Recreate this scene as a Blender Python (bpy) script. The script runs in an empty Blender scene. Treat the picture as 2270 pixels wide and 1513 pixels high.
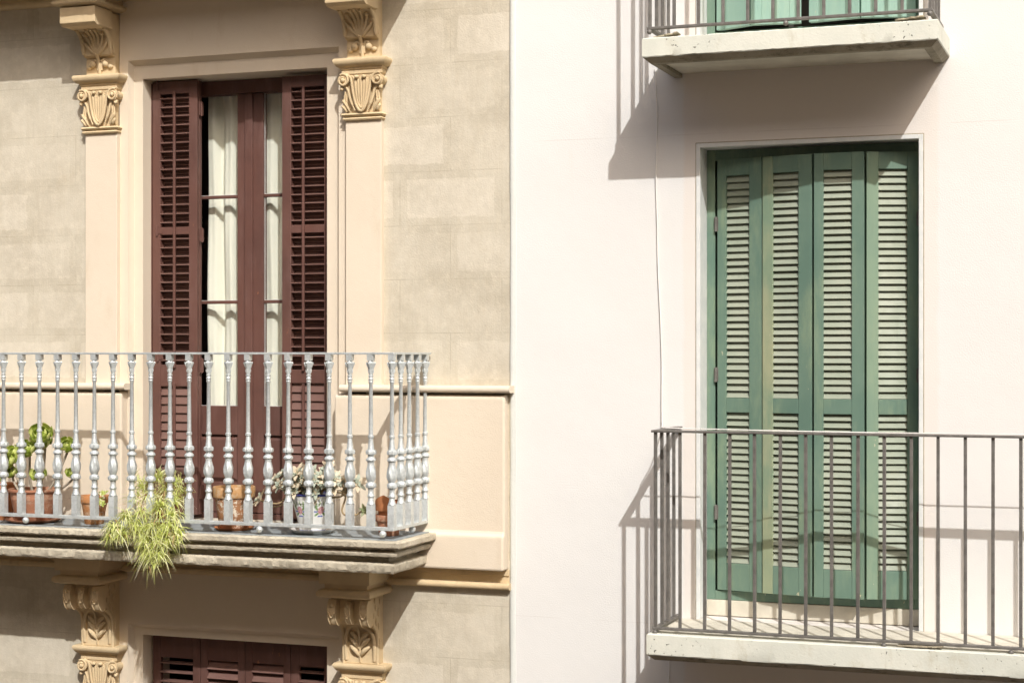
import bpy, math, random
from mathutils import Vector, Matrix
R = math.radians
random.seed(7)
SC = bpy.context.scene
COL = SC.collection

# ------------------------------------------------------------------ camera
F, TH, D, CU, HV, EYE = 3815.0, R(20.08), 9.0, 1135.0, 783.0, 7.0
cam_data = bpy.data.cameras.new("camera")
cam = bpy.data.objects.new("camera", cam_data)
COL.objects.link(cam)
cam.location = (0, -D, EYE)
cam.rotation_euler = (R(90), 0, TH)
cam_data.sensor_width = 36
cam_data.lens = F / 2270 * 36
cam_data.shift_y = (HV - 756.5) / 2270
cam_data.clip_start = .05
cam_data.clip_end = 2000
SC.camera = cam

# ------------------------------------------------------------------ sky, sun, exposure
SUN_EL, SUN_AZ = R(42), R(32.7)
world = bpy.data.worlds.new("World")
SC.world = world
world.use_nodes = True
wn = world.node_tree
wn.nodes.clear()
sky = wn.nodes.new('ShaderNodeTexSky')
sky.sky_type = 'NISHITA'
sky.sun_disc = False
sky.sun_elevation = SUN_EL
sky.sun_rotation = math.pi - SUN_AZ
sky.dust_density = 6
sky.air_density = 1.0
sky.ozone_density = .6
bg = wn.nodes.new('ShaderNodeBackground')
bg.inputs['Strength'].default_value = .15
wo = wn.nodes.new('ShaderNodeOutputWorld')
wn.links.new(sky.outputs[0], bg.inputs[0])
wn.links.new(bg.outputs[0], wo.inputs[0])
sl = bpy.data.lights.new("sun", 'SUN')
sl.energy = 3.45
sl.angle = R(.5)
sl.color = (1, .988, .962)
so = bpy.data.objects.new("sun", sl)
COL.objects.link(so)
so.location = (6, -12, 20)
travel = Vector((-math.sin(SUN_AZ) * math.cos(SUN_EL), math.cos(SUN_AZ) * math.cos(SUN_EL), -math.sin(SUN_EL)))
so.rotation_euler = travel.to_track_quat('-Z', 'Y').to_euler()
SC.view_settings.view_transform = 'Standard'
SC.view_settings.look = 'None'
SC.view_settings.exposure = .03
SC.view_settings.gamma = 1

# ------------------------------------------------------------------ measuring: photo pixel + distance from the facade -> metres
# convention in the builders: x along the facade, o = outwards from the facade, z = height above the eye
def xx(u, o=0.):
    return (D - o) * math.tan(math.atan((u - CU) / F) - TH)
def dep(x, o=0.):
    return -x * math.sin(TH) + (D - o) * math.cos(TH)
def zz(u, v, o=0.):
    return (HV - v) * dep(xx(u, o), o) / F
def P(u, v, o=0.):
    return (xx(u, o), o, zz(u, v, o))

# ------------------------------------------------------------------ mesh builder
class MB:
    def __init__(s, mtx=None):
        s.v, s.f, s.m, s.mtx, s.mi = [], [], [], mtx, 0
    def add(s, pts, faces):
        b = len(s.v)
        for p in pts:
            if s.mtx is not None:
                p = s.mtx @ Vector(p)
            s.v.append((p[0], -p[1], p[2]))
        for f in faces:
            s.f.append([b + i for i in f])
            s.m.append(s.mi)
    def box(s, x0, x1, y0, y1, z0, z1):
        s.add([(x0, y0, z0), (x1, y0, z0), (x1, y1, z0), (x0, y1, z0), (x0, y0, z1), (x1, y0, z1), (x1, y1, z1), (x0, y1, z1)],
              [(0, 3, 2, 1), (4, 5, 6, 7), (0, 1, 5, 4), (1, 2, 6, 5), (2, 3, 7, 6), (3, 0, 4, 7)])
    def hexa(s, p):
        s.add(p, [(0, 3, 2, 1), (4, 5, 6, 7), (0, 1, 5, 4), (1, 2, 6, 5), (2, 3, 7, 6), (3, 0, 4, 7)])
    def prism(s, prof, x0, x1):                     # (o, z) outline pushed along x
        n = len(prof)
        s.add([(x0, o, z) for o, z in prof] + [(x1, o, z) for o, z in prof],
              [(i, (i + 1) % n, n + (i + 1) % n, n + i) for i in range(n)] + [tuple(range(n))[::-1], tuple(range(n, 2 * n))])
    def loft(s, rings, closed=True, caps=True):
        n = len(rings[0])
        pts = [p for r in rings for p in r]
        fs = []
        for k in range(len(rings) - 1):
            for i in range(n if closed else n - 1):
                j = (i + 1) % n
                fs.append((k * n + i, k * n + j, (k + 1) * n + j, (k + 1) * n + i))
        if caps and closed:
            fs.append(tuple(range(n))[::-1])
            fs.append(tuple(range((len(rings) - 1) * n, len(rings) * n)))
        s.add(pts, fs)
    def rings(s, prof, cx, half, oback=0., taper=0.): # mouldings: (half width extra e, o, z) stepping up, open to the wall
        rr = []
        for e, o, z in prof:
            rr.append([(cx - half - e, oback, z), (cx - half - e, o, z), (cx + half + e, o, z), (cx + half + e, oback, z)])
        s.loft(rr)
    def lathe(s, prof, c=(0, 0, 0), n=16, mod=None, caps=True):
        rr = []
        for r, z in prof:
            ring = []
            for i in range(n):
                a = 2 * math.pi * i / n
                q = r * (mod(a, z) if mod else 1)
                ring.append((c[0] + q * math.cos(a), c[1] + q * math.sin(a), c[2] + z))
            rr.append(ring)
        s.loft(rr, True, caps)
    def ball(s, c, r, n=10, m=7, sc=(1, 1, 1)):
        rr = []
        for k in range(m + 1):
            t = math.pi * (k + .02) / (m + .04) - math.pi / 2
            rr.append([(c[0] + sc[0] * r * math.cos(t) * math.cos(2 * math.pi * i / n), c[1] + sc[1] * r * math.cos(t) * math.sin(2 * math.pi * i / n), c[2] + sc[2] * r * math.sin(t)) for i in range(n)])
        s.loft(rr)
    def tube(s, pts, rad, n=8, flat=1.):
        pts = [Vector(p) for p in pts]
        if not isinstance(rad, (list, tuple)):
            rad = [rad] * len(pts)
        rr, ref = [], None
        for k, p in enumerate(pts):
            t = (pts[min(k + 1, len(pts) - 1)] - pts[max(k - 1, 0)]).normalized()
            if ref is None:
                ref = Vector((0, 1, 0)) if abs(t.y) < .9 else Vector((1, 0, 0))
            a = (ref - t * ref.dot(t)).normalized()
            ref = a
            b = t.cross(a)
            rr.append([p + (a * math.cos(2 * math.pi * i / n) * flat + b * math.sin(2 * math.pi * i / n)) * rad[k] for i in range(n)])
        s.loft(rr)
    def build(s, name, mats, parent=None, smooth=None, bevel=0., seg=2, raw=False, recalc=True):
        me = bpy.data.meshes.new(name)
        og = Vector((0, 0, 0))
        vs = [(x, y, z + (0 if raw else EYE)) for x, y, z in s.v]
        me.from_pydata(vs, [], s.f)
        if not isinstance(mats, (list, tuple)):
            mats = [mats]
        for m in mats:
            me.materials.append(m)
        me.polygons.foreach_set('material_index', s.m)
        if recalc:
            import bmesh
            bm = bmesh.new()
            bm.from_mesh(me)
            bmesh.ops.recalc_face_normals(bm, faces=bm.faces)
            bm.to_mesh(me)
            bm.free()
        if smooth is not None:
            me.polygons.foreach_set('use_smooth', [True] * len(me.polygons))
            me.set_sharp_from_angle(angle=R(smooth))
        me.update()
        o = bpy.data.objects.new(name, me)
        COL.objects.link(o)
        if parent is not None:
            o.parent = parent
            o.location = og if raw else og - abs_loc(parent)
        else:
            o.location = og
        if bevel:
            b = o.modifiers.new('bevel', 'BEVEL')
            b.width = bevel
            b.segments = seg
            b.limit_method = 'ANGLE'
            b.angle_limit = R(35)
        return o

def abs_loc(o):
    l = Vector((0, 0, 0))
    while o is not None:
        l += Vector(o.location)
        o = o.parent
    return l
def tag(o, label=None, cat=None, group=None, kind=None):
    if label: o['label'] = label
    if cat: o['category'] = cat
    if group: o['group'] = group
    if kind: o['kind'] = kind
    return o
def empty(name, p, label=None, cat=None, group=None):
    o = bpy.data.objects.new(name, None)
    o.empty_display_size = .1
    COL.objects.link(o)
    o.location = (p[0], -p[1], p[2] + EYE)
    return tag(o, label, cat, group)
def curve(pts, n=6):                                 # Catmull-Rom through points
    pts = [Vector(p) for p in pts]
    out = []
    for i in range(len(pts) - 1):
        p0, p1, p2, p3 = pts[max(i - 1, 0)], pts[i], pts[i + 1], pts[min(i + 2, len(pts) - 1)]
        for k in range(n):
            t = k / n
            out.append(.5 * ((2 * p1) + (p2 - p0) * t + (2 * p0 - 5 * p1 + 4 * p2 - p3) * t * t + (3 * p1 - p0 - 3 * p2 + p3) * t ** 3))
    out.append(pts[-1])
    return out

# ------------------------------------------------------------------ materials
class NT:
    def __init__(s, name):
        s.mat = bpy.data.materials.new(name)
        s.mat.use_nodes = True
        s.t = s.mat.node_tree
        s.t.nodes.clear()
        s.out = s.t.nodes.new('ShaderNodeOutputMaterial')
        s.b = s.t.nodes.new('ShaderNodeBsdfPrincipled')
        s.t.links.new(s.b.outputs[0], s.out.inputs[0])
        s.geo = s.t.nodes.new('ShaderNodeNewGeometry')
        s.pos = s.geo.outputs['Position']
    def n(s, kind, **kw):
        nd = s.t.nodes.new(kind)
        for k, v in kw.items():
            setattr(nd, k, v)
        return nd
    def link(s, a, b):
        s.t.links.new(a, b)
    def setin(s, sock, v):
        if hasattr(v, 'links'):
            s.link(v, sock)
        else:
            sock.default_value = v
    def math(s, op, a, b=0., c=None, clamp=False):
        nd = s.n('ShaderNodeMath', operation=op, use_clamp=clamp)
        s.setin(nd.inputs[0], a)
        s.setin(nd.inputs[1], b)
        if c is not None: s.setin(nd.inputs[2], c)
        return nd.outputs[0]
    def scale(s, v):                                  # stretched position
        nd = s.n('ShaderNodeVectorMath', operation='MULTIPLY')
        s.link(s.pos, nd.inputs[0])
        nd.inputs[1].default_value = v
        return nd.outputs[0]
    def noise(s, sc, detail=4., rough=.6, vec=None):
        nd = s.n('ShaderNodeTexNoise')
        nd.inputs['Scale'].default_value = sc
        nd.inputs['Detail'].default_value = detail
        nd.inputs['Roughness'].default_value = rough
        s.link(vec if vec is not None else s.pos, nd.inputs['Vector'])
        return nd.outputs['Fac']
    def ramp(s, f, a, b, lo=0., hi=1.):
        nd = s.n('ShaderNodeMapRange', interpolation_type='SMOOTHSTEP')
        s.setin(nd.inputs[0], f)
        for i, v in enumerate((a, b, lo, hi)):
            nd.inputs[i + 1].default_value = v
        return nd.outputs[0]
    def mix(s, f, a, b, mode='MIX'):
        nd = s.n('ShaderNodeMix', data_type='RGBA', blend_type=mode)
        s.setin(nd.inputs[0], f)
        for sock, v in ((nd.inputs[6], a), (nd.inputs[7], b)):
            if isinstance(v, tuple):
                v = (*v[:3], 1)
            s.setin(sock, v)
        return nd.outputs[2]
    def bump(s, h, dist, strength=1., prev=None):
        nd = s.n('ShaderNodeBump')
        nd.inputs['Distance'].default_value = dist
        nd.inputs['Strength'].default_value = strength
        s.link(h, nd.inputs['Height'])
        if prev is not None: s.link(prev, nd.inputs['Normal'])
        return nd.outputs[0]
    def done(s, col, rough=.8, norm=None, metal=0., spec=.5):
        if isinstance(col, tuple):
            col = (*col[:3], 1)
        s.setin(s.b.inputs['Base Color'], col)
        s.setin(s.b.inputs['Roughness'], rough)
        s.b.inputs['Metallic'].default_value = metal
        s.b.inputs['Specular IOR Level'].default_value = spec
        if norm is not None: s.link(norm, s.b.inputs['Normal'])
        return s.mat

def plaster(name, c, c2, amt=.5, grain=170, gd=.0016, spec=.15, stain=None, big=1.3):
    m = NT(name)
    col = m.mix(m.ramp(m.noise(big, 5, .65), .35, .68, 0, amt), c, c2)
    if stain:
        st = m.ramp(m.noise(5, 6, .7, m.scale((1, 1, .35))), .56, .75, 0, .55)
        col = m.mix(st, col, stain)
    nb = m.bump(m.noise(grain, 3, .6), gd, .8)
    nb = m.bump(m.noise(9, 4, .6), .006, .35, nb)
    return m.done(col, .9, nb, spec=spec)

def ashlar():
    m = NT('ashlar_stucco')
    sep = m.n('ShaderNodeSeparateXYZ')
    m.link(m.pos, sep.inputs[0])
    wob = m.noise(9, 5, .7)
    wx = m.math('MULTIPLY_ADD', wob, .06, sep.outputs[0])
    wz = m.math('MULTIPLY_ADD', m.noise(8, 5, .7, m.scale((1.3, 1, 1))), .055, sep.outputs[2])
    def brick(x, z, mort, sm, ox, oz):
        cb = m.n('ShaderNodeCombineXYZ')
        m.link(m.math('ADD', x, ox), cb.inputs[0])
        m.link(m.math('ADD', z, oz), cb.inputs[1])
        br = m.n('ShaderNodeTexBrick', offset=.5, offset_frequency=2, squash=1.)
        br.inputs['Scale'].default_value = 1
        br.inputs['Mortar Size'].default_value = mort
        br.inputs['Mortar Smooth'].default_value = sm
        br.inputs['Brick Width'].default_value = .62
        br.inputs['Row Height'].default_value = .305
        br.inputs['Bias'].default_value = 0
        br.inputs['Color1'].default_value = (1, 1, 1, 1)
        br.inputs['Color2'].default_value = (.15, .15, .15, 1)
        br.inputs['Mortar'].default_value = (0, 0, 0, 1)
        m.link(cb.outputs[0], br.inputs['Vector'])
        return br
    OX, OZ = 10 + .17, 10 + .27
    inset = brick(wx, wz, .046, .10, OX - .03, OZ - .027)
    lines = brick(sep.outputs[0], sep.outputs[2], .0022, .0, OX, OZ)
    worn = m.ramp(m.noise(5.5, 6, .72), .3, .62, .35, 1)
    fac = m.math('MULTIPLY', m.math('SUBTRACT', 1, inset.outputs['Fac']), worn)
    fac = m.math('MULTIPLY', fac, inset.outputs['Color'])
    base = m.mix(m.ramp(m.noise(2.2, 6, .7), .35, .66), (.495, .45, .36), (.61, .565, .465))
    base = m.mix(m.ramp(m.noise(11, 6, .75), .45, .68, 0, .5), base, (.70, .645, .53))
    comb = m.noise(150, 2, .5, m.scale((1, 1, .03)))
    base = m.mix(m.ramp(comb, .35, .7, 0, .11), base, (.42, .36, .26))
    base = m.mix(m.ramp(m.noise(38, 4, .7, m.scale((1, 1, .25))), .3, .75, 0, .22), base, (.50, .42, .29))
    col = m.mix(m.math('MULTIPLY', fac, .55), base, (.72, .665, .56))
    faint = m.ramp(m.noise(3.1, 3, .6), .40, .60, .05, .36)
    col = m.mix(m.math('MULTIPLY', lines.outputs['Fac'], faint), col, (.30, .25, .17))
    stain = m.ramp(m.noise(1.9, 6, .75), .60, .8, 0, .35)
    col = m.mix(stain, col, (.45, .36, .23))
    h = m.math('ADD', m.noise(95, 4, .65), m.math('MULTIPLY', m.noise(24, 5, .72, m.scale((1, 1, .5))), 1.4))
    nb = m.bump(h, .0022, .7)
    return m.done(col, .92, nb, spec=.1)

def white_wall():
    m = NT('white_render')
    sep = m.n('ShaderNodeSeparateXYZ')
    m.link(m.pos, sep.inputs[0])
    x, z = sep.outputs[0], sep.outputs[2]
    col = m.mix(m.ramp(m.noise(.9, 4, .6), .35, .7), (.755, .748, .728), (.748, .735, .712))
    # newer, slightly pinker render around the opening and towards the right
    d = m.math('ABSOLUTE', m.math('SUBTRACT', m.math('MULTIPLY_ADD', m.noise(4, 3, .6), .05, x), -1.615))
    patch = m.ramp(d, .655, .68, .6, 0)
    col = m.mix(patch, col, (.75, .685, .625))
    right = m.ramp(x, -1.05, -.9, 0, .35)
    col = m.mix(right, col, (.745, .72, .69))
    # hairline joints in the render
    for zc, w in ((8.18, .0016), (5.55, .001)):
        ln = m.ramp(m.math('ABSOLUTE', m.math('SUBTRACT', m.math('MULTIPLY_ADD', m.noise(3, 3, .6), .012, z), zc)), w * .4, w * 1.4, 1, 0)
        brk = m.ramp(m.noise(1.6, 2, .5), .45, .55, 0, .35)
        col = m.mix(m.math('MULTIPLY', ln, brk), col, (.45, .40, .35))
    streak = m.math('MULTIPLY', m.ramp(m.noise(7, 5, .7, m.scale((1, 1, .12))), .56, .74, 0, .30), m.ramp(m.noise(.8, 2, .5), .45, .6))
    col = m.mix(streak, col, (.70, .65, .585))
    speck = m.ramp(m.noise(60, 2, .5), .72, .78, 0, .35)
    col = m.mix(speck, col, (.66, .60, .55))
    nb = m.bump(m.noise(130, 3, .6), .0022, .6)
    nb = m.bump(m.noise(2.5, 3, .5), .012, .5, nb)
    return m.done(col, .92, nb, spec=.1)

def wood_paint(name, c, c2, bare, wear=.5, rough=.5, grain=.0006, fade=None):
    m = NT(name)
    gv = m.scale((1, 1, .06))
    col = m.mix(m.ramp(m.noise(2.6, 5, .6), .35, .68), c, c2)
    if fade:
        col = m.mix(m.ramp(m.noise(7, 5, .7, m.scale((1.4, 1, .3))), .45, .75, 0, .6), col, fade)
    chips = m.math('MULTIPLY', m.ramp(m.noise(26, 5, .75, m.scale((1, 1, .4))), .66, .70), m.ramp(m.noise(3, 2, .5), .5, .64))
    col = m.mix(m.math('MULTIPLY', chips, wear), col, bare)
    dirt = m.ramp(m.noise(45, 4, .7, gv), .55, .8, 0, .28)
    col = m.mix(dirt, col, tuple(q * .45 for q in c))
    nb = m.bump(m.noise(120, 4, .65, gv), grain, .7)
    return m.done(col, m.ramp(m.noise(14, 3, .6), .3, .7, rough - .08, rough + .15), nb, spec=.35)

def stone(name, c, c2, dark, rough_d=.006, dirt=.5):
    m = NT(name)
    col = m.mix(m.ramp(m.noise(4, 6, .7), .35, .68), c, c2)
    d = m.ramp(m.noise(17, 8, .78, m.scale((.7, 1, 1.3))), .50, .68, 0, dirt)
    col = m.mix(d, col, dark)
    pit = m.ramp(m.noise(85, 3, .6), .68, .74, 0, .6)
    col = m.mix(pit, col, tuple(q * .6 for q in dark))
    h = m.math('ADD', m.noise(60, 5, .7), m.math('MULTIPLY', m.noise(14, 5, .7), 1.6))
    return m.done(col, .95, m.bump(h, rough_d, .9), spec=.1)

def simple(name, c, c2=None, rough=.6, metal=0., sc=20, bd=.0008, spec=.4):
    m = NT(name)
    col = m.mix(m.ramp(m.noise(sc, 4, .65), .35, .65), c, c2) if c2 else c
    return m.done(col, rough, m.bump(m.noise(sc * 6, 3, .6), bd, .6), metal, spec)

def terracotta(name, c, lichen=0., lich_c=(.62, .55, .42)):
    m = NT(name)
    col = m.mix(m.ramp(m.noise(12, 5, .65), .3, .7), c, tuple(q * .72 for q in c))
    if lichen:
        f = m.math('MULTIPLY', m.ramp(m.noise(38, 6, .75), .50, .55), m.ramp(m.noise(9, 3, .5), .38, .50))
        col = m.mix(m.math('MULTIPLY', f, lichen), col, lich_c)
    return m.done(col, .8, m.bump(m.noise(70, 4, .6), .0016, .7), spec=.2)

def leaf_mat(name, c, c2, trans=.3):
    m = NT(name)
    col = m.mix(m.ramp(m.noise(30, 3, .6), .35, .65), c, c2)
    m.done(col, .45, None, spec=.4)
    tr = m.n('ShaderNodeBsdfTranslucent')
    m.link(col, tr.inputs[0])
    mx = m.n('ShaderNodeMixShader')
    mx.inputs[0].default_value = trans
    m.link(m.b.outputs[0], mx.inputs[1])
    m.link(tr.outputs[0], mx.inputs[2])
    m.link(mx.outputs[0], m.out.inputs[0])
    return m.mat

def glass_mat():
    m = NT('window_glass')
    tr = m.n('ShaderNodeBsdfTransparent')
    tr.inputs[0].default_value = (.985, .99, .98, 1)
    gl = m.n('ShaderNodeBsdfGlossy')
    gl.inputs['Roughness'].default_value = .02
    lw = m.n('ShaderNodeLayerWeight')
    lw.inputs[0].default_value = .5
    fac = m.math('MULTIPLY_ADD', m.math('POWER', lw.outputs['Facing'], 5.), .9, .04)
    mx = m.n('ShaderNodeMixShader')
    m.link(fac, mx.inputs[0])
    m.link(tr.outputs[0], mx.inputs[1])
    m.link(gl.outputs[0], mx.inputs[2])
    m.link(mx.outputs[0], m.out.inputs[0])
    return m.mat

def concrete():
    m = NT('pale_concrete')
    col = m.mix(m.ramp(m.noise(3, 5, .65), .35, .68), (.70, .70, .615), (.62, .63, .555))
    st = m.ramp(m.noise(6, 6, .75, m.scale((1, 1, .6))), .54, .74, 0, .6)
    col = m.mix(st, col, (.47, .43, .31))
    drip = m.ramp(m.noise(11, 5, .7, m.scale((1, 1, .1))), .55, .72, 0, .45)
    col = m.mix(drip, col, (.50, .47, .37))
    pit = m.math('MULTIPLY', m.ramp(m.noise(60, 2, .5), .66, .69), m.ramp(m.noise(5, 2, .5), .5, .6))
    col = m.mix(m.math('MULTIPLY', pit, .85), col, (.12, .11, .09))
    nb = m.bump(m.math('SUBTRACT', m.noise(90, 4, .6), m.math('MULTIPLY', pit, 2)), .0016, .8)
    return m.done(col, .9, nb, spec=.15)

def curtain_mat():
    m = NT('curtain_cloth')
    wv = m.n('ShaderNodeTexWave', wave_type='BANDS', bands_direction='Z')
    wv.inputs['Scale'].default_value = 45
    wv.inputs['Distortion'].default_value = 1.5
    m.link(m.pos, wv.inputs['Vector'])
    col = m.mix(m.math('MULTIPLY', wv.outputs['Fac'], .25), (.95, .95, .86), (.88, .885, .76))
    m.done(col, .9, m.bump(wv.outputs['Fac'], .0008, .5), spec=.1)
    tr = m.n('ShaderNodeBsdfTranslucent')
    m.link(col, tr.inputs[0])
    mx = m.n('ShaderNodeMixShader')
    mx.inputs[0].default_value = .12
    m.link(m.b.outputs[0], mx.inputs[1])
    m.link(tr.outputs[0], mx.inputs[2])
    m.link(mx.outputs[0], m.out.inputs[0])
    return m.mat

M_ASH = ashlar()
M_CREAM = plaster('cream_plaster', (.735, .645, .52), (.70, .605, .48), .7, stain=(.64, .535, .40))
M_OCHRE = plaster('ochre_carved_stone', (.70, .555, .35), (.58, .45, .275), .9, grain=110, gd=.0018, stain=(.38, .285, .165), big=3.5)
M_WHITE = white_wall()
M_STRIP = plaster('pale_mortar', (.66, .67, .635), (.58, .595, .56), .8, grain=60, gd=.003)
M_STONE = stone('weathered_limestone', (.60, .545, .43), (.47, .42, .325), (.17, .145, .105), .005, .55)
M_CONC = concrete()
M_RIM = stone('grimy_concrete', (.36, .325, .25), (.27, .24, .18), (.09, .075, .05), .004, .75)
M_BROWN = wood_paint('brown_paint', (.138, .066, .052), (.108, .053, .043), (.36, .15, .07), .8, .45, .0009, fade=(.185, .105, .09))
M_BROWN2 = wood_paint('sunlit_louvre_brown', (.20, .115, .095), (.165, .09, .075), (.36, .15, .07), .6, .45)  # lighter brown: brightness of the sunlit louvre edges put into the colour
M_GREEN = wood_paint('green_paint', (.150, .232, .178), (.118, .198, .155), (.60, .56, .38), .95, .5, .0008, fade=(.27, .34, .215))
M_SLAT = wood_paint('pale_green_slats', (.335, .365, .290), (.27, .31, .24), (.50, .47, .35), .7, .55)
M_WORN = wood_paint('bare_worn_wood', (.30, .34, .215), (.19, .275, .19), (.58, .53, .36), 1., .6, .0012, fade=(.40, .39, .25))
M_FADED = wood_paint('sun_faded_green', (.215, .305, .215), (.18, .27, .20), (.58, .54, .38), .9, .55, .0009, fade=(.27, .34, .235))
M_TEAL = wood_paint('faded_teal_paint', (.30, .46, .38), (.26, .42, .35), (.55, .48, .32), .9, .5, .0008, fade=(.36, .50, .38))
def silver():
    m = NT('silver_paint')
    col = m.mix(m.ramp(m.noise(60, 4, .65), .35, .65), (.67, .71, .71), (.57, .61, .61))
    worn = m.ramp(m.noise(10, 5, .75, m.scale((1, 1, .6))), .54, .72, 0, .55)
    col = m.mix(worn, col, (.44, .45, .43))
    rust = m.ramp(m.noise(34, 4, .7), .70, .76, 0, .6)
    col = m.mix(rust, col, (.40, .31, .22))
    nb = m.bump(m.noise(240, 3, .6), .0020, .6)
    return m.done(col, m.ramp(m.noise(20, 3, .6), .3, .7, .38, .55), nb, .45)
M_SILVER = silver()
M_IRON = simple('weathered_iron', (.200, .188, .172), (.145, .135, .122), .55, .35, 18, .0010)
M_FLOOR = simple('grey_painted_floor', (.30, .335, .35), (.25, .28, .295), .7, 0, 9)
M_TILE = simple('pale_cement_floor', (.66, .62, .52), (.56, .52, .43), .85, 0, 6)
M_GLASS = glass_mat()
M_CURT = curtain_mat()
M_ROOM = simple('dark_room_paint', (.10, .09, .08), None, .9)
M_BEAD = simple('grey_white_trim', (.74, .75, .73), (.66, .68, .67), .6, 0, 12)
M_FLAKE = simple('brown_mortar', (.42, .37, .27), (.33, .28, .20), .95, 0, 30, .003)
M_WIRE = simple('pale_cable', (.82, .80, .76), None, .6)
M_ROAD = simple('street_asphalt', (.30, .24, .175), (.25, .20, .145), .9, 0, .5)
M_OPP = simple('warm_bounce_facade', (.86, .65, .45), (.80, .60, .41), .9, 0, .7)  # unseen facade, colour raised to bounce warm fill into the shade

# ------------------------------------------------------------------ ground
g = MB()
g.add([(-600, -600, -EYE), (600, -600, -EYE), (600, 600, -EYE), (-600, 600, -EYE)], [(0, 1, 2, 3)])
tag(g.build('street', M_ROAD), kind='structure')

# unseen house across the street, added to block low sky and bounce warm light
hm = MB()
OPY, OPH = 11.0, 13.4
hm.box(-40, 40, OPY, OPY + 9, -EYE, OPH - EYE)
hm.box(-40.2, 40.2, OPY - .25, OPY + 9.2, OPH - EYE + .002, OPH - EYE + .35)
OPP = tag(empty('added_opposite_house', (0, OPY, -EYE)), 'unseen house across the street, added to block low sky and bounce warm light', 'building')
hm.build('wall', M_OPP, OPP)
wm = MB()
for i in range(-12, 13):
    for k in range(4):
        w_ = MB()
        w_.box(i * 3. - .55, i * 3. + .55, OPY - .03, OPY - .002, -EYE + 1.0 + k * 3.4, -EYE + 3.2 + k * 3.4)
        w_.build('window', M_ROOM, OPP)

# ------------------------------------------------------------------ the two buildings
XJ0, XJ1 = xx(1131), xx(1142)                         # joint between them
LB = empty('cream_building', (-6.2, 0, -EYE), 'cream and beige plaster building with carved pilasters and brown balcony door', 'building')
RB = empty('white_building', (-.4, 0, -EYE), 'plain white rendered building with green louvred shutters beside the cream one', 'building')

def wall_grid(mb, xs, zs, holes, front, back):
    """front sheet with openings, their reveals, and a back sheet"""
    def inside(x0, x1, z0, z1):
        return any(h[0] - 1e-6 <= x0 and x1 <= h[1] + 1e-6 and h[2] - 1e-6 <= z0 and z1 <= h[3] + 1e-6 for h in holes)
    for i in range(len(xs) - 1):
        for j in range(len(zs) - 1):
            if inside(xs[i], xs[i + 1], zs[j], zs[j + 1]): continue
            for o in (front, back):
                mb.add([(xs[i], o, zs[j]), (xs[i + 1], o, zs[j]), (xs[i + 1], o, zs[j + 1]), (xs[i], o, zs[j + 1])], [(0, 1, 2, 3)])
    for x0, x1, z0, z1 in holes + [(xs[0], xs[-1], zs[0], zs[-1])]:
        mb.add([(x0, front, z0), (x1, front, z0), (x1, front, z1), (x0, front, z1), (x0, back, z0), (x1, back, z0), (x1, back, z1), (x0, back, z1)],
               [(0, 1, 5, 4), (1, 2, 6, 5), (2, 3, 7, 6), (3, 0, 4, 7)])

ST = -3.45                                           # storey step of the cream building
OX0, OX1 = xx(317, -.045), xx(725, -.045)               # door opening of the cream building
OT, OB = 1.665, -1.006
OT2 = -1.705
LX0, LX1 = -9.6, XJ0
TOPZ, BOTZ = 4.6, -EYE + .004
mb = MB()

# -- pilasters, capitals, surrounds, consoles
PW, PO = .225, .036
PX = [xx(189, PO) + PW / 2, xx(766, PO) + PW / 2]
ZA = (zz(163, 169.5, .1) + zz(740, 128, .1)) / 2      # top of the abacus
ZM = -.180                                            # dado moulding

mb = MB()
wall_grid(mb, [LX0, PX[0], PX[1], LX1], [BOTZ, ST - .98, -1.303, OB, -ST - 1.303, TOPZ],
          [(PX[0], PX[1], OB, -ST - 1.303), (PX[0], PX[1], ST - .98, -1.303)], 0, -.42)
mb.build('wall', M_ASH, LB)

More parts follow.
